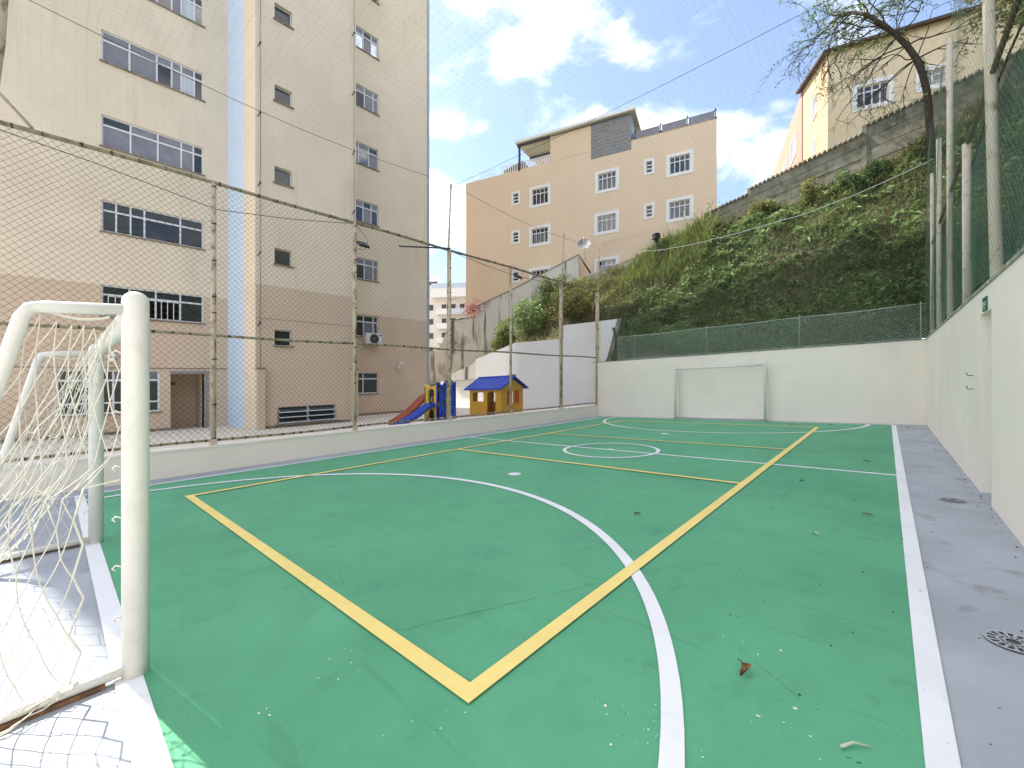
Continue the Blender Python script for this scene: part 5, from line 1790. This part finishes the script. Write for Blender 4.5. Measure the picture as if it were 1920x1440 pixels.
def blades(C, h, spread, m, name, parent=None, tone=None, kind=None, w=0.012, arcs=True):
    """Grass: narrow blades of two segments that bend over."""
    n = len(C)
    th = RNG.uniform(0, 2 * math.pi, n)
    H = h * RNG.uniform(0.5, 1.3, n)
    lean = spread * RNG.uniform(0.2, 1.2, n)
    d = np.stack([np.cos(th), np.sin(th), np.zeros(n)], -1)
    s = np.stack([-np.sin(th), np.cos(th), np.zeros(n)], -1) * w
    z = np.array([0, 0, 1.0])
    b0, b1 = C - s, C + s
    m_ = C + d * (H * lean * 0.35)[:, None] + z * (H * 0.62)[:, None]
    t_ = C + d * (H * lean)[:, None] + z * (H * (1.0 - 0.25 * lean))[:, None]
    V = np.stack([b0, b1, m_ + s * 0.7, m_ - s * 0.7, t_ + s * 0.15, t_ - s * 0.15], 1).reshape(-1, 3)
    k = np.arange(n)[:, None] * 6
    F = np.concatenate([k + np.array([0, 1, 2, 3]), k + np.array([3, 2, 4, 5])], 0)
    if tone is None:
        tone = RNG.uniform(0, 1, n)
    return np_mesh(name, V, F, m, parent, np.concatenate([tone, tone]), kind)


def patch_noise(x, y, f, seed):
    """Smooth value noise in [0,1] for clumping."""
    r = np.random.default_rng(seed)
    ph_ = r.uniform(0, 6.28, 8)
    k = r.normal(0, f, (8, 2))
    v = sum(np.sin(k[i, 0] * x + k[i, 1] * y + ph_[i]) for i in range(8)) / 4.0
    return 1 / (1 + np.exp(-2.2 * v))


def scatter(n, x0, x1, y0, y1, dens=None):
    x = RNG.uniform(x0, x1, n)
    y = RNG.uniform(y0, y1, n)
    if dens is not None:
        k = RNG.uniform(0, 1, n) < dens(x, y)
        x, y = x[k], y[k]
    return x, y


# broad undergrowth over the whole slope behind the far wall
def behind(x, y):
    return np.where(x < -9.0, y > 17.85, True)


x, y = scatter(60000, -12.5, 2.2, 17.2, 21.9, lambda x, y: behind(x, y) * (0.25 + 0.75 * patch_noise(x, y, 1.8, 1)))
cl_ = patch_noise(x, y, 1.4, 2)
h_ = 0.08 + 0.30 * cl_ * RNG.uniform(0.1, 1, len(x))
C = np.stack([x, y, hill_z(x, y) + h_ * RNG.uniform(0.2, 1, len(x))], -1)
tone = 0.55 * patch_noise(x, y, 2.6, 3) + 0.55 * RNG.uniform(0, 1, len(x)) ** 1.5
rich = (patch_noise(x, y, 0.9, 12) > 0.55) | (x > -2.2) & (y < 19.6)
leaf_cards(C[rich], 0.19, 0.25, foliage_dark, 'undergrowth', None, tone[rich], 'stuff')
leaf_cards(C[~rich], 0.165, 0.3, foliage_mid, 'undergrowth', None, tone[~rich], 'stuff', aspect=0.36)
# fern-like rosettes that stand out of it
x, y = scatter(900, -9.0, 1.8, 17.3, 21.5, lambda x, y: 0.15 + 0.85 * patch_noise(x, y, 1.1, 61))
PX_, PT_ = [], []
for a, b_ in zip(x, y):
    k = RNG.integers(14, 26)
    PX_.append(np.array([[a, b_, float(hill_z(a, b_)) + RNG.uniform(0.10, 0.35)]]) + RNG.normal(0, 0.05, (k, 3)))
    PT_.append(np.full(k, RNG.uniform(0.35, 0.85)) + RNG.uniform(-0.1, 0.25, k))
leaf_cards(np.concatenate(PX_), 0.30, 0.45, foliage_dark, 'ferns', None, np.concatenate(PT_), 'stuff', aspect=0.26, up=0.7)
# lush strip just behind the wire fence
x, y = scatter(17000, -9.0, 1.3, 17.2, 18.0)
C = np.stack([x, y, hill_z(x, y) + RNG.uniform(0, 0.85, len(x)) * (0.35 + 0.65 * patch_noise(x, y, 2.0, 21))], -1)
leaf_cards(C, 0.22, 0.45, foliage_dark, 'undergrowth', None, 0.3 + 0.3 * patch_noise(x, y, 3, 5) + 0.5 * RNG.uniform(0, 1, len(x)), 'stuff', aspect=0.24)
# grasses in tufts, thicker near the top
x, y = scatter(52000, -12.5, 3.0, 17.3, 21.9, lambda x, y: behind(x, y) * np.clip((0.15 + 0.85 * (y - 17.3) / 4.6) * (0.15 + 1.2 * patch_noise(x, y, 2.2, 7)), 0, 1))
C = np.stack([x, y, hill_z(x, y) - 0.02], -1)
blades(C, 0.42, 0.8, grass_mat, 'grass', None, 0.55 * patch_noise(x, y, 1.6, 8) + 0.45 * RNG.uniform(0, 1, len(x)), 'stuff')
# bright tall grass at the left shoulder
x, y = scatter(11000, -10.6, -6.0, 20.2, 21.95, lambda x, y: 0.2 + patch_noise(x, y, 2.2, 77))
C = np.stack([x, y, hill_z(x, y)], -1)
h2_ = RNG.uniform(0, 1, len(x)) < 0.5
blades(C[h2_], 0.75, 0.7, foliage_bright, 'grass', None, 0.1 + 0.9 * RNG.uniform(0, 1, h2_.sum()), 'stuff', w=0.018)
blades(C[~h2_], 0.6, 0.9, grass_mat, 'grass', None, RNG.uniform(0, 1, (~h2_).sum()), 'stuff', w=0.016)
# dead stems
x, y = scatter(9000, -12.0, 2.5, 17.4, 21.9, lambda x, y: behind(x, y) * patch_noise(x, y, 1.3, 31))
C = np.stack([x, y, hill_z(x, y)], -1)
blades(C, 0.60, 1.1, straw_mat, 'dry_grass', None, None, 'stuff', w=0.012)
# slope on the right, behind the shade cloth
x, y = scatter(60000, 1.45, 7.5, 2.0, 21.0, lambda x, y: 0.4 + 0.6 * patch_noise(x, y, 1.6, 41))
C = np.stack([x, y, hill_z(x, y) + RNG.uniform(0, 0.7, len(x))], -1)
leaf_cards(C, 0.17, 0.3, foliage_dark, 'undergrowth', None, 0.6 * patch_noise(x, y, 2, 42) + 0.4 * RNG.uniform(0, 1, len(x)), 'stuff')
x, y = scatter(15000, 1.5, 7.5, 3.0, 21.0)
C = np.stack([x, y, hill_z(x, y)], -1)
blades(C, 0.8, 0.7, grass_mat, 'grass', None, 0.7 * RNG.uniform(0, 1, len(x)), 'stuff')
# ground cover on the left shoulder behind the white wall
x, y = scatter(26000, -19.5, -9.0, 17.85, 21.9, lambda x, y: np.clip(hill_z(x, y) / 5 - 0.4, 0, 1))
C = np.stack([x, y, hill_z(x, y) + RNG.uniform(0, 0.4, len(x))], -1)
leaf_cards(C, 0.13, 0.25, foliage_mid, 'undergrowth', None, 0.6 * patch_noise(x, y, 2.3, 51) + 0.4 * RNG.uniform(0, 1, len(x)), 'stuff')


def shrub(name, label, cx, cy, rx, ry, rz, n, m, leaf, group=None, lift=0.0, tone0=0.0, up=0.4):
    z0 = float(hill_z(cx, cy))
    t = thing(name, label, 'shrub', (cx, cy, z0), group)
    # several overlapping leaf clumps give an uneven outline
    cs = []
    k = max(7, n // 260)
    for _ in range(k):
        a = RNG.uniform(0, 2 * math.pi)
        r = math.sqrt(RNG.uniform(0, 1))
        cs.append((cx + rx * 0.75 * r * math.cos(a), cy + ry * 0.75 * r * math.sin(a), z0 + lift + rz * RNG.uniform(0.15, 1.6), RNG.uniform(0.22, 0.5)))
    P = []
    tn = []
    for (a, b_, c, s) in cs:
        q = RNG.normal(0, 1, (n // k, 3))
        q /= np.linalg.norm(q, axis=1, keepdims=True)
        q *= (RNG.uniform(0.3, 1, (n // k, 1)) ** 0.5) * np.array([[rx, ry, rz]]) * s * 1.4
        P.append(q + np.array([a, b_, c]))
        tn.append(np.full(n // k, RNG.uniform(0.0, 0.6)) + RNG.uniform(0, 0.4, n // k))
    P = np.concatenate(P)
    gz = hill_z(P[:, 0], P[:, 1])
    P[:, 2] = np.maximum(P[:, 2], gz + 0.02)
    leaf_cards(P, leaf, 0.25, m, 'crown', t, np.concatenate(tn) + tone0, up=up)
    sb = MB()
    for (a, b_, c, s) in cs[:6]:
        sb.path([(cx, cy, z0 - 0.1), ((cx + a) / 2, (cy + b_) / 2, (z0 + c) / 2), (a, b_, c)], [0.03, 0.022, 0.012], 5)
    sb.build('stem', bark, t)
    return t


shrub('leafy_shrub', 'bright yellow green shrub above the playhouse at the foot of the stained wall', -17.3, 18.25, 1.0, 0.5, 0.95, 3600, foliage_bright, 0.15, 'shrubs by the stained wall', tone0=0.1)
shrub('leafy_shrub', 'dense green shrub halfway up beside the stained wall', -15.7, 18.9, 1.2, 0.8, 1.25, 4800, foliage_dark, 0.15, 'shrubs by the stained wall', tone0=0.35)
shrub('leafy_shrub', 'loose leafy shrub rising against the stained wall below the dish', -14.5, 19.8, 1.0, 0.8, 1.1, 3800, foliage_bright, 0.13, 'shrubs by the stained wall', tone0=-0.25)
shrub('leafy_shrub', 'dark green shrub behind the step in the white retaining wall', -12.6, 18.6, 1.4, 0.6, 0.8, 3600, foliage_mid, 0.13, 'shrubs by the stained wall')
shrub('upright_bush', 'upright green bush before the concrete panel wall, left of the dark bush', -2.2, 21.25, 0.48, 0.35, 0.70, 2600, foliage_mid, 0.13, 'bushes along the panel wall', tone0=0.3, up=1.1)
shrub('upright_bush', 'rounded green bush in the middle of the concrete panel wall', -1.2, 21.3, 0.42, 0.32, 0.55, 2000, foliage_dark, 0.12, 'bushes along the panel wall', up=0.8)
shrub('upright_bush', 'dark bush on the panel wall nearest the tree trunk', -0.3, 21.35, 0.46, 0.3, 0.62, 2200, foliage_dark, 0.12, 'bushes along the panel wall', tone0=-0.25, up=0.8)
shrub('upright_bush', 'low pale bush at the left end of the scalloped wall', -4.3, 21.3, 0.7, 0.35, 0.5, 2200, foliage_mid, 0.12, 'bushes along the panel wall', tone0=0.25, up=0.9)
fl = thing('flowering_bush', 'pink flowering bush hanging over the stained wall below the distant tower', 'shrub', (-21.7, 19.9, 6.4))
P = RNG.normal(0, 1, (420, 3)) * np.array([[0.45, 0.15, 0.26]]) + np.array([[-21.75, 19.85, 7.0]])
leaf_cards(P, 0.16, 0.3, flower_mat, 'crown', fl)
# tall thin weeds in front of the peach house
for k, (cx, cy, hh, lab) in enumerate(((-8.1, 21.7, 1.6, 'tall thin weed nearest the vent pipe, against the peach house'), (-7.4, 21.75, 1.8, 'tall thin weed in the middle of the row before the peach house'), (-6.5, 21.75, 1.9, 'tall thin weed nearest the end of the scalloped wall'))):
    z0 = float(hill_z(cx, cy))
    t = thing('tall_weed', lab, 'plant', (cx, cy, z0), 'tall weeds before the peach house')
    sb = MB()
    pts = []
    for q in range(7):
        bx_, by_ = cx + random.uniform(-0.3, 0.3), cy + random.uniform(-0.1, 0.1)
        h2 = hh * random.uniform(0.6, 1.0)
        tip = (bx_ + random.uniform(-0.25, 0.25), by_, z0 + h2)
        sb.path([(bx_, by_, z0), ((bx_ + tip[0]) / 2 + 0.03, by_, z0 + h2 * 0.55), tip], [0.010, 0.007, 0.004], 4)
        for _ in range(26):
            u = random.uniform(0.25, 1)
            pts.append((bx_ + (tip[0] - bx_) * u + random.gauss(0, 0.03), by_ + random.gauss(0, 0.03), z0 + h2 * u))
    sb.build('stem', twig_pale, t)
    leaf_cards(np.array(pts), 0.09, 0.2, foliage_bright, 'foliage', t)

# ------------------------------------------------------------------ the crooked tree on the right
tr = thing('bare_tree', 'crooked tree with hanging bare twigs leaning over the panel wall', 'tree', (1.1, 20.9, 9.6))
trunk = [(1.16, 20.9, 9.2), (1.15, 20.9, 10.2), (1.12, 20.85, 10.8), (1.07, 20.8, 11.5), (0.95, 20.75, 12.2), (0.80, 20.7, 12.75), (0.55, 20.65, 13.35), (0.30, 20.6, 13.8), (-0.05, 20.5, 14.35), (-0.5, 20.4, 14.9), (-0.95, 20.3, 15.3)]
MB().path(trunk, [0.125, 0.115, 0.11, 0.105, 0.10, 0.095, 0.09, 0.085, 0.07, 0.055, 0.04], 10).build('trunk', bark, tr)
br = MB()
leafpts = []
rt_ = random.Random(21)


def grow(p, d, L, r, depth, hang):
    n = 5
    pts = [np.array(p)]
    dd = np.array(d, float)
    for i in range(n):
        dd = dd + np.array([rt_.gauss(0, 0.22), rt_.gauss(0, 0.18), rt_.gauss(0, 0.2) - hang * 0.16 * (i / n)])
        dd /= np.linalg.norm(dd)
        pts.append(pts[-1] + dd * L / n)
    br.path(pts, [r * (1 - 0.55 * i / n) for i in range(n + 1)], 5 if r > 0.015 else 4, caps=False)
    if depth <= 1:
        for q in pts[1:]:
            leafpts.append(q)
    if depth > 0:
        for k in range(rt_.randint(2, 4)):
            i = rt_.randint(2, n)
            a = dd + np.array([rt_.gauss(0, 0.7), rt_.gauss(0, 0.5), rt_.gauss(-0.1 * hang, 0.55)])
            grow(pts[i], a / np.linalg.norm(a), L * rt_.uniform(0.5, 0.78), r * 0.60, depth - 1, hang)


for (i, d, L, hang) in ((7, (-0.6, -0.1, 0.75), 1.8, 0.3), (8, (-1, 0, 0.1), 1.9, 1.0), (8, (-0.9, -0.2, -0.25), 1.7, 1.6), (9, (-1, 0.1, 0.15), 1.6, 0.8), (9, (-0.8, -0.3, -0.4), 1.6, 1.8), (10, (-1, 0, 0.0), 1.6, 0.6), (10, (-0.9, 0, -0.35), 1.4, 1.0),
                        (10, (-0.6, 0.1, 0.6), 1.5, 0.2), (7, (0.5, 0, 0.8), 1.7, 0.2), (6, (0.8, 0, 0.5), 1.5, 0.4), (6, (-0.75, -0.2, -0.3), 1.5, 1.6), (5, (0.9, 0.1, 0.2), 1.3, 0.8), (7, (-0.8, 0.2, -0.35), 1.7, 1.7), (8, (0.1, 0.0, 1.0), 1.5, 0.1), (9, (-0.2, 0.0, 1.0), 1.5, 0.1), (5, (-0.6, -0.3, -0.5), 1.3, 1.2)):
    grow(np.array(trunk[i]), np.array(d) / np.linalg.norm(d), L, 0.030, 3, hang)
for q in range(16):
    i = rt_.randint(5, 10)
    d_ = np.array([rt_.uniform(-1, 0.25), rt_.gauss(0, 0.3), rt_.uniform(-0.4, 0.9)])
    grow(np.array(trunk[i]), d_ / np.linalg.norm(d_), rt_.uniform(1.3, 2.1), 0.022, 3, rt_.uniform(0.6, 2.0))
br.build('branches', bark, tr)
LP = np.array(leafpts)
keep = RNG.uniform(0, 1, len(LP)) < np.where(LP[:, 2] > 14.7, 0.7, 0.09)
LP = LP[keep]
LP = np.repeat(LP, 2, 0) + RNG.normal(0, 0.07, (len(LP) * 2, 3))
print('tree leaves', len(LP))
leaf_cards(LP, 0.105, 0.3, foliage_dark, 'leaves', tr, up=0.0)
# a leafier crown in the top right corner and on the right bank
for (nm, lab, cx, cy, zc, rx, ry, rz, n, m) in (('leafy_tree', 'dense dark green tree filling the top right corner behind the fence', 4.3, 15.5, 12.2, 2.2, 2.6, 2.4, 9000, foliage_dark),
                                               ('leafy_tree', 'grey green tree behind the crooked trunk at the top of the bank', 3.6, 20.2, 13.6, 1.5, 1.2, 1.9, 5200, foliage_mid)):
    z0 = float(hill_z(cx, cy))
    t = thing(nm, lab, 'tree', (cx, cy, z0), 'trees on the right bank')
    MB().path([(cx, cy, z0 - 0.3), (cx + 0.1, cy, (z0 + zc) / 2), (cx - 0.1, cy - 0.1, zc + rz * 0.4)], [0.2, 0.14, 0.06], 9).build('trunk', bark, t)
    P, tn = [], []
    k = 26
    lb = MB()
    for _ in range(k):
        q = RNG.normal(0, 1, 3)
        q /= np.linalg.norm(q)
        c = np.array([cx, cy, zc]) + q * np.array([rx, ry, rz]) * RNG.uniform(0.35, 1.0)
        lb.path([(cx, cy, zc - rz * 0.5), tuple((np.array([cx, cy, zc]) + c) / 2 + RNG.normal(0, 0.15, 3)), tuple(c)], [0.06, 0.035, 0.012], 5)
        w = RNG.normal(0, 1, (n // k, 3))
        w /= np.linalg.norm(w, axis=1, keepdims=True)
        P.append(c + w * (RNG.uniform(0, 1, (n // k, 1)) ** 0.5) * RNG.uniform(0.45, 0.95))
        tn.append(np.full(n // k, RNG.uniform(0, 0.5)) + RNG.uniform(0, 0.5, n // k))
    lb.build('limbs', bark, t)
    leaf_cards(np.concatenate(P), 0.17, 0.25, m, 'crown', t, np.concatenate(tn), up=0.0)

# ------------------------------------------------------------------ litter on the court
lf = thing('fallen_leaf', 'curled brown dry leaf lying on the green right of the white arc', 'leaf', (-0.55, 2.36, 0.0), 'leaves and twigs fallen on the court')
vs, fs = [], []
n = 9
for i in range(n + 1):
    u = i / n
    a = -0.9 + 2.0 * u
    cx, cy = -0.55 + 0.055 * math.cos(a) - 0.03, 2.36 + 0.085 * (u - 0.5)
    w = 0.019 * math.sin(math.pi * min(0.98, u * 0.92 + 0.05))
    zc = 0.012 + 0.022 * math.sin(math.pi * u)
    vs += [(cx - w, cy - 0.3 * w, zc + 0.014), (cx, cy, zc - 0.008), (cx + w, cy + 0.3 * w, zc + 0.016)]
    if i < n:
        k = 3 * i
        fs += [(k, k + 1, k + 4, k + 3), (k + 1, k + 2, k + 5, k + 4)]
MB().add(vs, fs, True).build('blade', leaf_brown, lf)
MB().path([vs[-2], (vs[-2][0] - 0.012, vs[-2][1] + 0.022, 0.02), (vs[-2][0] - 0.03, vs[-2][1] + 0.036, 0.012)], 0.0022, 5).build('stalk', leaf_dark, lf)


def small_leaf(x, y, L, ang, m, label):
    b = MB()
    ca, sa = math.cos(ang), math.sin(ang)
    vs, fs = [], []
    n = 5
    for i in range(n + 1):
        u = i / n
        w = L * 0.22 * math.sin(math.pi * (0.08 + 0.84 * u))
        z = 0.010 + 0.25 * L * math.sin(math.pi * u) * 0.5
        for q, dz in ((-w, 0.008), (0, 0), (w, 0.009)):
            lx, ly = L * (u - 0.5), q
            vs.append((x + lx * ca - ly * sa, y + lx * sa + ly * ca, z + dz))
        if i < n:
            k = 3 * i
            fs += [(k, k + 1, k + 4, k + 3), (k + 1, k + 2, k + 5, k + 4)]
    b.add(vs, fs, True)
    o = b.build('fallen_leaf', m)
    tag(o, label, 'leaf', 'leaves and twigs fallen on the court')


small_leaf(-2.09, 4.42, 0.075, 0.8, leaf_dark, 'dark dead leaf on the green inside the yellow rectangle')
small_leaf(-0.15, 5.82, 0.085, 0.2, leaf_brown, 'dark brown dead leaf on the green near the right white line')
small_leaf(-0.5, 4.85, 0.07, 2.4, twig_pale, 'pale leaf fragment on the green beyond the white arc')
small_leaf(-1.24, 15.8, 0.12, 0.4, leaf_dark, 'dead leaf by the far arc right of the goal')
small_leaf(0.45, 15.9, 0.12, 1.2, leaf_dark, 'dead leaf on the grey margin in the far right corner')
small_leaf(-2.2, 15.3, 0.12, 2.2, leaf_brown, 'dead leaf on the green in front of the far right goal post')
small_leaf(-0.25, 9.4, 0.09, 2.9, leaf_dark, 'dead leaf on the green just past the halfway line')
small_leaf(-0.9, 7.2, 0.07, 1.0, leaf_dark, 'dead leaf on the green between the halfway line and the door niche')
tw_ = MB().path([(-0.135, 2.12, 0.012), (-0.10, 2.17, 0.016), (-0.04, 2.20, 0.010)], [0.007, 0.005, 0.002], 5).build('fallen_twig', twig_pale)
tag(tw_, 'pale straw twig lying on the green by the bottom right white line', 'twig', 'leaves and twigs fallen on the court')
grit = MB()
for _ in range(230):
    px, py = random.uniform(-1.2, 0.8), random.uniform(1.4, 16.5)
    if random.random() < 0.25:
        px, py = random.uniform(-6, 0.5), random.uniform(15.5, 16.9)
    r = random.uniform(0.003, 0.008) * (1 + py * 0.05)
    grit.add([(px + r, py, 0.003), (px, py + r * 0.6, 0.003), (px - r * 0.8, py, 0.003), (px, py - r * 0.5, 0.003), (px, py, 0.003 + r * 0.7)], [(0, 1, 4), (1, 2, 4), (2, 3, 4), (3, 0, 4)])
for _ in range(260):
    if random.random() < 0.5:
        px, py = RW - abs(random.gauss(0, 0.05)) - 0.01, random.uniform(2.5, 16.9)
    else:
        px, py = random.uniform(-9.5, 0.8), FW - abs(random.gauss(0, 0.06)) - 0.01
    r = random.uniform(0.004, 0.012)
    grit.add([(px + r, py, 0.0), (px, py + r * 0.6, 0.0), (px - r * 0.8, py, 0.0), (px, py - r * 0.5, 0.0), (px, py, r * 0.7)], [(0, 1, 4), (1, 2, 4), (2, 3, 4), (3, 0, 4)])
gr = grit.build('leaf_litter', leaf_dark)
tag(gr, 'dark specks of leaf litter scattered over the right side of the court', None, None, 'stuff')
